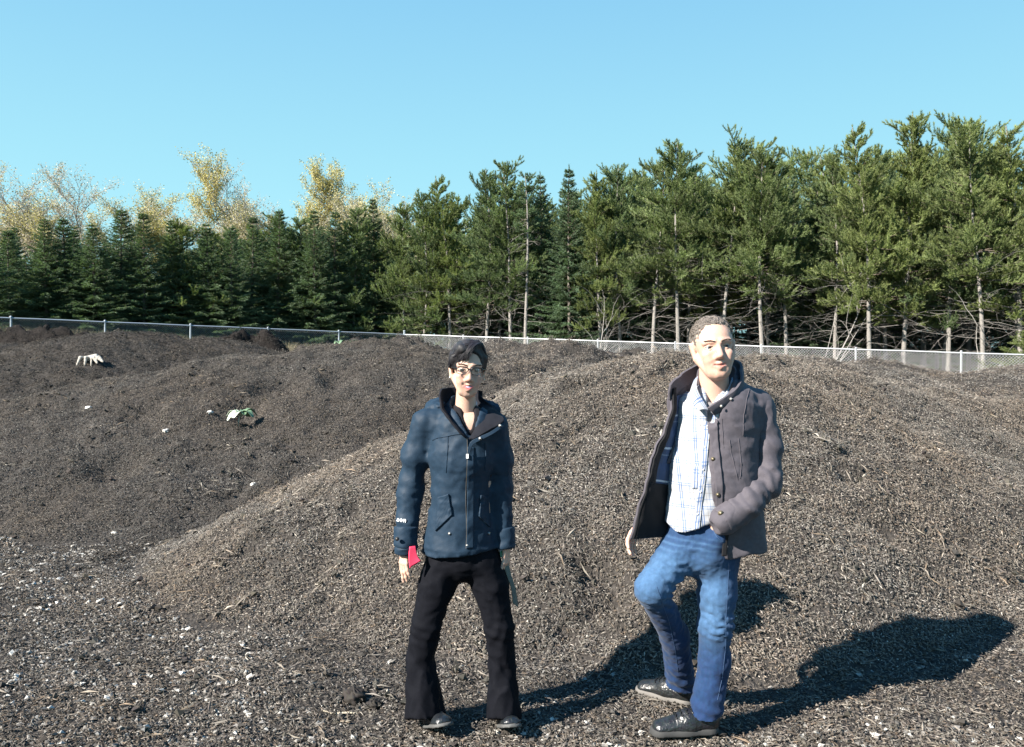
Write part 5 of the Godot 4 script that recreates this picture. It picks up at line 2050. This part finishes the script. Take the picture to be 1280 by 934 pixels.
	var edge_x := func(y: float) -> float:
		var py := 440.0 + (EYE_HEIGHT - y) * 1000.0 / (D - 0.12)
		for i in edge.size() - 1:
			if py <= edge[i + 1][0] or i == edge.size() - 2:
				var t: float = clampf((py - edge[i][0]) / (edge[i + 1][0] - edge[i][0]), 0, 1)
				return P.call(lerpf(edge[i][1], edge[i + 1][1], t), py, 0.12).x
		return 0.0
	var mid_x: float = P.call(893, 600).x
	var hem_f := func(x: float) -> float:
		var a: float = P.call(904, 0, 0.1).x
		var b: float = P.call(969, 0, 0.0).x
		return lerpf(P.call(0, 699, 0.1).y, P.call(0, 687, 0.0).y, clampf((x - a) / (b - a), 0, 1)) + 0.006 * sin(x * 40.0)
	var jp := [
		limb(P.call(900, 515, -0.025), P.call(897, 600, -0.015), 0.172, 0.172, 0.155, 0.163, across), limb(P.call(897, 600, -0.015), P.call(905, 702, -0.035), 0.172, 0.190, 0.163, 0.155, across),
		limb(P.call(852, 503, -0.07), P.call(944, 507, -0.035), 0.064, 0.072), limb(P.call(896, 468, -0.05), P.call(896, 500, -0.045), 0.085, 0.14, 0.072, 0.10, across),
		limb(P.call(944, 512, -0.03), P.call(950, 535, -0.02), 0.070, 0.066),
		limb(P.call(856, 512, -0.075), P.call(841, 592, -0.12), 0.062, 0.058), limb(P.call(841, 592, -0.12), P.call(814, 650, -0.06), 0.058, 0.046),
		limb(P.call(898, 455, 0.03), P.call(888, 520, 0.12), 0.085, 0.03, 0.13, 0.07, across, true)]
	var elbow: Vector3 = P.call(948, 610, 0.10)
	var jf := field(jp, 0.03, func(p: Vector3, d: float) -> float:
		d += fold(p, 5.0, 6.0, 0.011) + absf(noise_cloth.get_noise_3d(p.x * 14.0 + p.y * 9.0, p.y * 16.0, p.z * 14.0)) * 0.006
		var ahead := (p - Vector3(mid_x, p.y, -0.04)).dot(front)
		if ahead > -0.05 and p.x < mid_x + 0.07:
			d = maxf(d, minf(edge_x.call(p.y) - p.x, ahead + 0.02))
		return maxf(d, hem_f.call(p.x) - p.y), 0.008)
	var jacket := obj("jacket", net_mesh(jf, 0.0075, no_call, 0.025), M.grey_cloth, person)
	# sleeve of the arm that reaches into the pocket
	var sleeve_f := field([limb(P.call(947, 512, -0.03), P.call(956, 560, -0.005), 0.074, 0.071), limb(P.call(956, 560, -0.005), P.call(957, 602, 0.04), 0.071, 0.069), limb(P.call(957, 602, 0.04), P.call(933, 632, 0.125), 0.068, 0.061), limb(P.call(933, 632, 0.125), P.call(905, 653, 0.150), 0.061, 0.056),
		limb(P.call(885, 668, 0.172), P.call(870, 679, 0.19), 0.050, 0.07, -1, -1, Vector3.RIGHT, true)], 0.03, func(p: Vector3, d: float) -> float:
			var bend := exp(-p.distance_squared_to(elbow) / 0.016)
			var warp := noise_cloth.get_noise_3d(p.x * 7.0, p.y * 7.0, p.z * 7.0)
			return d + fold(p, 5.0, 8.0, 0.016) + bend * 0.006 * sin((p.y * 0.8 + p.x) * 115.0 + warp * 4.0), 0.006)
	var sleeve := obj("sleeve", net_mesh(sleeve_f, 0.007, no_call, 0.02), M.grey_cloth, jacket)
	# the side he holds open: outer cloth, facing strip, checked and black lining
	var flap := [
		[P.call(866, 478, -0.07), P.call(851, 480, -0.02), P.call(838, 484, 0.03)],
		[P.call(860, 520, -0.09), P.call(849, 522, -0.02), P.call(836, 524, 0.06)],
		[P.call(856, 575, -0.09), P.call(838, 574, 0.00), P.call(816, 572, 0.09)],
		[P.call(853, 625, -0.085), P.call(832, 624, 0.00), P.call(803, 621, 0.10)],
		[P.call(850, 668, -0.07), P.call(824, 673, 0.01), P.call(788, 675, 0.085)]]
	obj("front_panel", sheet(flap, 24, 60, 0.008, 0.010), M.grey_cloth, jacket)
	var inner := func(rows: Array, u0: float, u1: float, v0: float, v1: float, lift: float) -> Array:
		var out := []
		for j in 13:
			var row := []
			for i in 7:
				var col := []
				for r in rows:
					col.append(spline(r, lerpf(u0, u1, i / 6.0)))
				var p := spline(col, lerpf(v0, v1, j / 12.0))
				row.append(p + Vector3(0.55, 0, 0.83) * lift)
			out.append(row)
		return out
	M.check_lining = vmat(0.85, 0.2)
	M.check_lining.albedo_texture = check_texture(Color(0.055, 0.075, 0.13).linear_to_srgb(), [[true, 0.1, 0.3, Color(0.25, 0.32, 0.45), 0.7], [false, 0.1, 0.28, Color(0.25, 0.32, 0.45), 0.7], [true, 0.62, 0.68, Color(0.8, 0.84, 0.88), 0.9], [false, 0.6, 0.66, Color(0.8, 0.84, 0.88), 0.9], [false, 0.82, 0.85, Color(0.6, 0.65, 0.7), 0.6]])
	obj("checked_lining", sheet(inner.call(flap, 0.02, 0.84, 0.10, 0.76, 0.009), 14, 40, 0.005, 0.010, Vector2(1.5, 3.2)), M.check_lining, jacket)
	obj("inside_pocket", sheet(inner.call(flap, 0.05, 0.93, 0.66, 0.985, 0.014), 14, 24, 0.006, 0.010), M.black_lining, jacket)
	obj("facing", sheet(inner.call(flap, 0.80, 0.985, 0.02, 0.99, 0.012), 6, 50, 0.006, 0.010), M.black_lining, jacket)
	obj("inner_panel", sheet([[P.call(853, 536, 0.02), P.call(858, 534, 0.0)], [P.call(842, 560, 0.03), P.call(857, 556, 0.0)], [P.call(834, 580, 0.035), P.call(856, 575, 0.0)]], 6, 12, 0.004, 0.004), M.grey_cloth, jacket)
	# collar standing round the neck
	var collar := [
		[P.call(836, 500, 0.045), P.call(848, 490, 0.0), P.call(868, 478, -0.07), P.call(895, 470, -0.115), P.call(920, 470, -0.085), P.call(926, 484, -0.01), P.call(920, 503, 0.075), P.call(893, 519, 0.130)],
		[P.call(836, 490, 0.055), P.call(847, 478, 0.0), P.call(868, 466, -0.08), P.call(895, 459, -0.125), P.call(922, 459, -0.095), P.call(929, 473, -0.01), P.call(923, 494, 0.090), P.call(890, 515, 0.142)],
		[P.call(838, 481, 0.06), P.call(849, 470, 0.0), P.call(869, 457, -0.085), P.call(895, 451, -0.13), P.call(921, 450, -0.10), P.call(927, 463, 0.0), P.call(921, 484, 0.098), P.call(885, 510, 0.148)]]
	var co := obj("collar", sheet(collar, 60, 12, 0.009, 0.005), M.grey_cloth, jacket)
	for q in [[902, 508, 0.142], [914, 499, 0.122]]:
		obj("snap", disc(P.call(q[0], q[1], q[2]), Vector3(0.3, 0.1, 1).normalized(), 0.006, 0.004), M.metal_pale, co)
	# placket with brass snaps
	obj("placket", sheet(laid(jf, [V.call(886.5, 522), V.call(897, 520), V.call(908, 690), V.call(901, 692)], 4, 30, 0.002), 8, 60, 0.008), M.grey_cloth, jacket)
	M.brass = mat(lin(0.30, 0.25, 0.16), 0.4, 0.6)
	M.brass.metallic = 0.7
	for q in [[889.5, 530], [891.5, 574], [897, 618]]:
		var g: Vector2 = V.call(q[0], q[1])
		obj("snap", disc(jf.hit(Vector3(g.x, g.y, 0.5), Vector3(0, 0, -1)) + Vector3(0, 0, 0.005), Vector3(-0.2, 0, 1).normalized(), 0.0085, 0.005), M.brass, jacket)
	for path in [[[912, 550], [914, 565], [918, 582], [922, 600]], [[924, 548], [926, 566], [927, 584], [925, 598]], [[945, 486], [936, 500], [931, 520], [930, 545]], [[903, 524], [904, 545], [905, 560]]]:
		var pts := []
		var rad := []
		for i in 21:
			var t: float = i / 20.0 * (path.size() - 1)
			var k := mini(int(t), path.size() - 2)
			var g: Vector2 = V.call(lerpf(path[k][0], path[k + 1][0], t - k), lerpf(path[k][1], path[k + 1][1], t - k))
			pts.append(jf.hit(Vector3(g.x, g.y, 0.5), Vector3(0, 0, -1)))
			rad.append(0.0017)
		var sb := MB.new()
		sb.tube(pts, rad, 6, Color.WHITE)
		obj("seam", sb.mesh(), M.grey_cloth, jacket)
	# cuff with a tab and button
	var c0: Vector3 = P.call(902, 655, 0.153)
	var c1: Vector3 = P.call(930, 634, 0.128)
	var cf := field([limb(c0, c1, 0.057, 0.062)], 0.01, func(p: Vector3, d: float) -> float:
		var ax := c1 - c0
		var t := (p - c0).dot(ax) / ax.length_squared()
		return maxf(maxf(d + fold(p, 8.0, 8.0, 0.008), absf(t - 0.33) * ax.length() - 0.034), -(p.distance_to(c0 - ax * 0.55) - 0.05)))
	var cuff := obj("cuff", net_mesh(cf, 0.006), M.grey_cloth, jacket)
	obj("cuff_button", disc(cf.hit(P.call(912, 650, 0.3), Vector3(0, 0, -1)), Vector3(-0.1, -0.2, 1).normalized(), 0.011, 0.006), M.brass, cuff)
	# zip end at the corner of the hem
	var zt := [[P.call(906, 664, 0.135), P.call(913, 664, 0.133)], [P.call(905, 682, 0.140), P.call(911, 682, 0.138)], [P.call(904, 697, 0.142), P.call(910, 697, 0.140)]]
	obj("zip_tape", sheet(zt, 4, 10, 0.005), M.black_lining, jacket)

	# ---- jeans
	M.denim = cloth_material(Color.WHITE, 0.5, 0.85, 0.15)
	var kneeR: Vector3 = P.call(816, 738, 0.10)
	var jn := [
		limb(P.call(898, 674, 0.105), P.call(893, 694, 0.090), 0.054, 0.050, 0.044, 0.035),
		limb(P.call(879, 650, 0.0), P.call(880, 690, 0.0), 0.142, 0.150, 0.112, 0.118, across),
		limb(P.call(853, 688, 0.01), kneeR, 0.090, 0.066, 0.090, 0.066), limb(kneeR, P.call(845, 797, -0.08), 0.066, 0.060, 0.066, 0.062), limb(P.call(845, 797, -0.08), P.call(854, 862, -0.24), 0.060, 0.066, 0.062, 0.072),
		limb(P.call(899, 695, 0.0), P.call(898, 745, 0.02), 0.088, 0.078, 0.092, 0.082), limb(P.call(898, 745, 0.02), P.call(896, 785, 0.03), 0.078, 0.069, 0.082, 0.072), limb(P.call(896, 785, 0.03), P.call(896, 830, 0.02), 0.069, 0.062, 0.072, 0.066), limb(P.call(896, 830, 0.02), P.call(885, 898, 0.03), 0.062, 0.070, 0.066, 0.078)]
	var knee_l: Vector3 = P.call(892, 785, 0.08)
	var waist_y: float = P.call(880, 640).y
	var hem_l: float = P.call(885, 893, 0.03).y
	var hem_r: float = P.call(854, 858, -0.24).y
	var split: float = P.call(868, 850, -0.1).x
	var df := field(jn, 0.03, func(p: Vector3, d: float) -> float:
		d += fold(p, 10.0, 11.0, 0.008) + absf(noise_cloth.get_noise_3d(p.x * 20.0 + p.y * 12.0, p.y * 26.0, p.z * 20.0)) * 0.006
		var a := exp(-pow((p.y - knee_l.y) / 0.07, 2.0)) * smoothstep(split - 0.02, split + 0.05, p.x)
		var b := exp(-p.distance_squared_to(kneeR + Vector3(0.09, 0, -0.05)) / 0.012)
		d += (a + b * 1.3) * 0.006 * sin(p.y * 165.0 + p.x * 60.0 + 3.0 * noise_cloth.get_noise_2d(p.x * 9.0, p.y * 9.0))
		# stacked folds above the hems
		d += 0.004 * sin(p.y * 120.0 + p.x * 30.0) * smoothstep(0.22, 0.12, p.y)
		var hem := lerpf(hem_r, hem_l, smoothstep(split - 0.03, split + 0.03, p.x)) if p.z < -0.12 else hem_l - 0.015 * smoothstep(0.0, 0.1, p.z)
		if p.z < -0.10:
			hem = hem_r - 0.022 + (p.x - split) * -0.18
		return maxf(maxf(d, hem - p.y), p.y - waist_y))
	var denim_color := func(p: Vector3) -> Color:
		var n := noise_mid.get_noise_3d(p.x * 2.2, p.y * 2.2, p.z * 2.2)
		var n2 := noise_cloth.get_noise_3d(p.x * 70.0, p.y * 12.0, p.z * 70.0)
		# washed-out dye over thighs and knees, whiskers at the lap
		var a: float = exp(-(p - P.call(838, 712, 0.11)).length_squared() / 0.012)
		var b: float = exp(-(p - P.call(812, 738, 0.14)).length_squared() / 0.008)
		var c: float = exp(-((p - P.call(893, 740, 0.11)) * Vector3(1, 0.6, 1)).length_squared() / 0.009)
		var e: float = exp(-(p - knee_l).length_squared() / 0.010) * 0.8
		var wash := clampf((a + b + c + e) * (0.85 + 0.3 * n) + 0.12 * maxf(n, 0.0), 0.0, 1.0)
		var lap: float = exp(-pow((p.y - P.call(880, 676).y) / 0.035, 2.0))
		wash = clampf(wash + lap * 0.5 * maxf(0.0, sin(p.y * 260.0 + p.x * 30.0)), 0.0, 1.0)
		return Color(0.0125, 0.034, 0.095).lerp(Color(0.060, 0.128, 0.24), wash) * (1.0 + 0.15 * n2)
	var jeans := obj("jeans", net_mesh(df, 0.0070, denim_color, 0.025), M.denim, person)
	# side seam stitching and pocket edge
	for path in [[[913, 705], [912, 740], [910, 775], [910, 810], [906, 850], [900, 880]], [[822, 735], [829, 755], [838, 780], [846, 815], [850, 845]], [[893, 664], [897, 672], [903, 678]]]:
		var pts := []
		var rad := []
		for i in 41:
			var t: float = i / 40.0 * (path.size() - 1)
			var k := mini(int(t), path.size() - 2)
			var q: Vector3 = P.call(lerpf(path[k][0], path[k + 1][0], t - k), lerpf(path[k][1], path[k + 1][1], t - k), 0.4)
			pts.append(df.hit(q, (q - (Vector3(0, EYE_HEIGHT, 0) - root_at)).normalized()))
			rad.append(0.0009)
		var sb := MB.new()
		sb.tube(pts, rad, 5, Color(0.05, 0.09, 0.17))
		obj("stitching", sb.mesh(), M.hair_strand, jeans)

	# ---- shoes
	var foot_r := shoe(person, P.call(870, 886, -0.24), P.call(797, 866, -0.40), 0.050, 0.105, Color(0.016, 0.017, 0.018), mat(lin(0.13, 0.12, 0.11), 0.8), 0.022, true)
	shoe(person, P.call(902, 919, 0.03), P.call(814, 923, 0.045), 0.052, 0.11, Color(0.016, 0.018, 0.020), mat(lin(0.03, 0.03, 0.03), 0.8), 0.026, true)


# ---------------------------------------------------------------- small things lying about
# where the line of sight (bearing, drop) from eye height meets a pile (or the ground, k < 0)
func lying(k: int, bearing: float, drop: float, from := 3.0) -> Vector3:
	var d := from
	while d < 24.0:
		var y := EYE_HEIGHT - drop * d
		var g := ground_height(bearing * d, d) if k < 0 else pile_at(k, bearing * d, d)
		if y <= g:
			return Vector3(bearing * d, g, -d)
		d += 0.02
	return Vector3(bearing * d, 0, -d)

func rough_stone(called: String, label: String, at: Vector3, size: Vector3, col: Color, category := "stone") -> void:
	var o := thing(called, label, category, at)
	var b := MB.new()
	var n := 14
	for i in n + 1:
		for j in n * 2:
			var a := PI * i / n
			var f := TAU * j / (n * 2.0)
			var d := Vector3(sin(a) * cos(f), cos(a), sin(a) * sin(f))
			var r := 1.0 + 0.55 * noise_mid.get_noise_3d(d.x * 0.6 + at.x, d.y * 0.6, d.z * 0.6 + at.z) + 0.25 * noise_fine.get_noise_3d(d.x * 0.5, d.y * 0.5 + at.z, d.z * 0.5)
			b.v.append(d * size * r)
			b.c.append(col * (1.0 + 0.4 * noise_fine.get_noise_3d(d.x, d.y, d.z)))
	for i in n:
		for j in n * 2:
			var k := i * n * 2 + j
			var m := i * n * 2 + (j + 1) % (n * 2)
			b.idx.append_array(PackedInt32Array([k, m, k + n * 2, m, m + n * 2, k + n * 2]))
	o.rotation.y = rr(0, TAU)
	obj("body", b.mesh(), M.stone, o)

func stick(label: String, at: Vector3, length: float, turn: float, r: float, col: Color, lift: float) -> void:
	var o := thing("wood_stick", label, "stick", at)
	var pts := []
	var rad := []
	for i in 9:
		var t := i / 8.0 - 0.5
		pts.append(Vector3(cos(turn), lift * t, sin(turn)) * t * length + Vector3(0, 0.012 + 0.02 * length * sin(t * 7.0), 0.05 * length * cos(t * 5.0)))
		rad.append(r * (1.0 - 0.8 * absf(t)))
	var b := MB.new()
	b.tube(pts, rad, 6, col, 0.6)
	obj("body", b.mesh(), M.bark, o)

func leaf_rows(base: Vector3, dir: Vector3, up: Vector3, length: float, width: float, curl: float) -> Array:
	var side := dir.cross(up).normalized()
	var rows := []
	for j in 5:
		var t := j / 4.0
		var c := base + dir * length * t + up * (sin(t * 2.4) * length * 0.35 - curl * t * t * length)
		var w := width * sin(0.35 + t * 2.4) * 0.5
		rows.append([c - side * w + up * w * 0.35, c + up * rr(-0.02, 0.02) * length, c + side * w + up * w * 0.35])
	return rows

func build_small_things() -> void:
	rng.seed = 9
	M.leafy = mat(lin(0.12, 0.19, 0.11), 0.55, 0.4)
	M.leaf_pale = mat(lin(0.50, 0.56, 0.44), 0.6, 0.4)
	M.husk = mat(lin(0.36, 0.33, 0.29), 0.8, 0.3)
	# bleached husk on the rear left pile
	var at := lying(2, -0.528, 0.014, 12.0)
	var o := thing("corn_husk", "pale bleached husk with hanging strips on the rear left pile", "husk", at + Vector3(0, -0.07, 0))
	var parts := [limb(Vector3(-0.06, 0.15, -0.02), Vector3(0.10, 0.17, -0.03), 0.05, 0.07, 0.04, 0.045)]
	for v in [[-0.11, -0.06, 0.14, 0.034], [-0.03, -0.01, 0.20, 0.032], [0.08, 0.10, 0.10, 0.045], [0.13, 0.15, 0.08, 0.04], [0.06, 0.02, 0.15, 0.026]]:
		var from := Vector3(v[0], 0.16, -0.01)
		var knee := from + Vector3(v[1] * 0.4, 0.01, 0.07)
		parts.append(limb(from, knee, v[3] * 1.1, v[3], v[3] * 0.8, v[3] * 0.7))
		parts.append(limb(knee, knee + Vector3(v[1] * 0.7, -v[2], 0.05), v[3], v[3] * 0.45, v[3] * 0.7, v[3] * 0.3))
	obj("strips", net_mesh(field(parts, 0.015, func(p: Vector3, d: float) -> float: return d + fold(p, 26.0, 12.0, 0.012)), 0.012), M.husk, o)
	# wilted cabbage on the dark left pile
	at = lying(1, -0.337, 0.090, 6.0)
	o = thing("cabbage_plant", "wilted green cabbage with pale leaves and a thin root on the dark left pile", "plant", at + Vector3(0, 0.085, 0.06))
	for i in 11:
		var a := i * 2.4
		var dir := Vector3(cos(a), rr(0.1, 0.5), sin(a)).normalized()
		obj("leaf", sheet(leaf_rows(Vector3.ZERO, dir, Vector3.UP, rr(0.11, 0.20), rr(0.08, 0.13), rr(0.2, 0.7)), 6, 10, 0.004), M.leaf_pale if i in [1, 4, 6, 9] else M.leafy, o)
	var rb := MB.new()
	rb.tube([Vector3(-0.01, 0.02, 0.03), Vector3(-0.015, -0.08, 0.05), Vector3(0.0, -0.16, 0.06), Vector3(0.012, -0.24, 0.055)], [0.010, 0.007, 0.005, 0.002], 6, Color(0.5, 0.48, 0.38))
	obj("root", rb.mesh(), M.bark, o)
	# green scraps on the lumpy heap behind
	at = lying(5, -0.208, -0.001, 15.0)
	o = thing("leaf_scraps", "small heap of green leaf scraps on the lumpy grey heap", "leaves", at)
	for i in 7:
		var a := i * 2.1
		obj("leaf", sheet(leaf_rows(Vector3(rr(-0.2, 0.2), 0.05, rr(-0.1, 0.1)), Vector3(cos(a), 0.2, sin(a)).normalized(), Vector3.UP, rr(0.12, 0.22), 0.1, 0.5), 4, 6, 0.005), M.leafy, o)
	# pale stones
	for q in [[1, -0.433, 0.103, 0.032, "small white stone on the dark left pile, left of the cabbage"], [1, -0.378, 0.077, 0.03, "flat pale stone on the dark left pile, above and left of the cabbage"], [1, -0.530, 0.072, 0.030, "pale stone high on the left flank of the dark left pile"], [1, -0.500, 0.229, 0.022, "whitish stone low on the dark left pile above the gravel"], [1, -0.325, 0.168, 0.026, "whitish stone on the dark left pile, below the cabbage"], [-1, -0.572, 0.224, 0.022, "white stone at the dark pile's foot by the left edge"]]:
		at = lying(q[0], q[1], q[2], 4.0)
		rough_stone("pale_stone", q[4], at + Vector3(0, q[3] * 0.3, 0.0), Vector3(q[3] * 1.3, q[3] * 0.7, q[3]), Color(0.52, 0.50, 0.46))
	# clods fallen from the big pile
	for q in [[-0.200, 0.443, 0.045, "dark soil clod on the gravel left of the navy trousers"], [-0.176, 0.452, 0.028, "small dark soil clod nearest the black shoes"], [-0.41, 0.25, 0.05, "dark clod on the gravel at the foot of the big pile"]]:
		at = lying(-1, q[0], q[1], 2.5)
		rough_stone("soil_clod", q[3], at + Vector3(0, q[2] * 0.4, 0), Vector3(q[2] * 1.2, q[2] * 0.8, q[2]), Color(0.03, 0.026, 0.023), "clod")
	# sticks
	stick("curved pale stick on the gravel at the bottom, left of the feet in black shoes", lying(-1, -0.218, 0.461, 2.5), 0.16, 0.15, 0.006, Color(0.42, 0.37, 0.29), 0.0)
	stick("short pale curved twig on the gravel left of the big pile", lying(-1, -0.335, 0.39, 2.5), 0.09, 1.1, 0.004, Color(0.5, 0.47, 0.40), 0.2)
	stick("long thin pale splinter on the big pile just right of the navy jacket", lying(0, 0.016, 0.155, 3.6), 0.17, 1.0, 0.005, Color(0.48, 0.42, 0.33), -0.9)
	stick("pale splinter on the big pile beside the black trousers at knee height", lying(0, 0.072, 0.335, 3.2), 0.10, 0.5, 0.005, Color(0.45, 0.40, 0.32), 0.3)
	stick("broad pale wood splinter lying between the black trouser legs", lying(0, -0.080, 0.412, 3.2), 0.08, 0.1, 0.008, Color(0.5, 0.46, 0.38), 0.0)
	stick("grey twig lying across the big pile near the bottom right corner", lying(0, 0.40, 0.375, 3.2), 0.22, 0.3, 0.006, Color(0.22, 0.19, 0.16), 0.2)
	# a weed at the left
	at = lying(-1, -0.550, 0.223, 4.0)
	o = thing("weed", "tiny yellow-green weed on the bare ground at left", "plant", at)
	var wb := MB.new()
	for i in 30:
		var a := rr(0, TAU)
		var tip := Vector3(cos(a) * rr(0.02, 0.09), rr(0.04, 0.13), sin(a) * rr(0.02, 0.09))
		var side := Vector3(-sin(a), 0, cos(a)) * 0.006
		wb.tri(-side, side, tip * 0.6 + Vector3(0, 0.02, 0), Color(0.16, 0.20, 0.06))
		wb.tri(tip * 0.6 + Vector3(0, 0.02, 0) - side, tip * 0.6 + Vector3(0, 0.02, 0) + side, tip, Color(0.30, 0.30, 0.10))
	obj("leaves", wb.mesh(), M.straw, o)
	# dead saplings leaning behind the bright fence
	for q in [[0.378, 23.6, 0.36, 3.6, "pale dead sapling with forked bare stems leaning behind the fence, right of the man"], [0.570, 22.0, 0.5, 2.2, "pale crooked dead branch rising behind the fence near the right edge"], [0.108, 27.0, -0.25, 3.2, "thin grey dead sapling behind the fence, right of the dark spruces"]]:
		var x: float = q[0] * q[1]
		o = thing("dead_sapling", q[4], "tree", Vector3(x, ground_base(x, q[1]) - 0.05, -q[1]))
		var db := MB.new()
		for k in 4:
			dead_bough(db, Vector3(k * 0.03, 0, 0), Vector3(q[2] + rr(-0.35, 0.35), 1.0, rr(-0.2, 0.2)).normalized(), q[3] * rr(0.7, 1.1), 0.035 - 0.006 * k, Color(0.36, 0.34, 0.31))
		obj("stems", db.mesh(), M.bark, o)
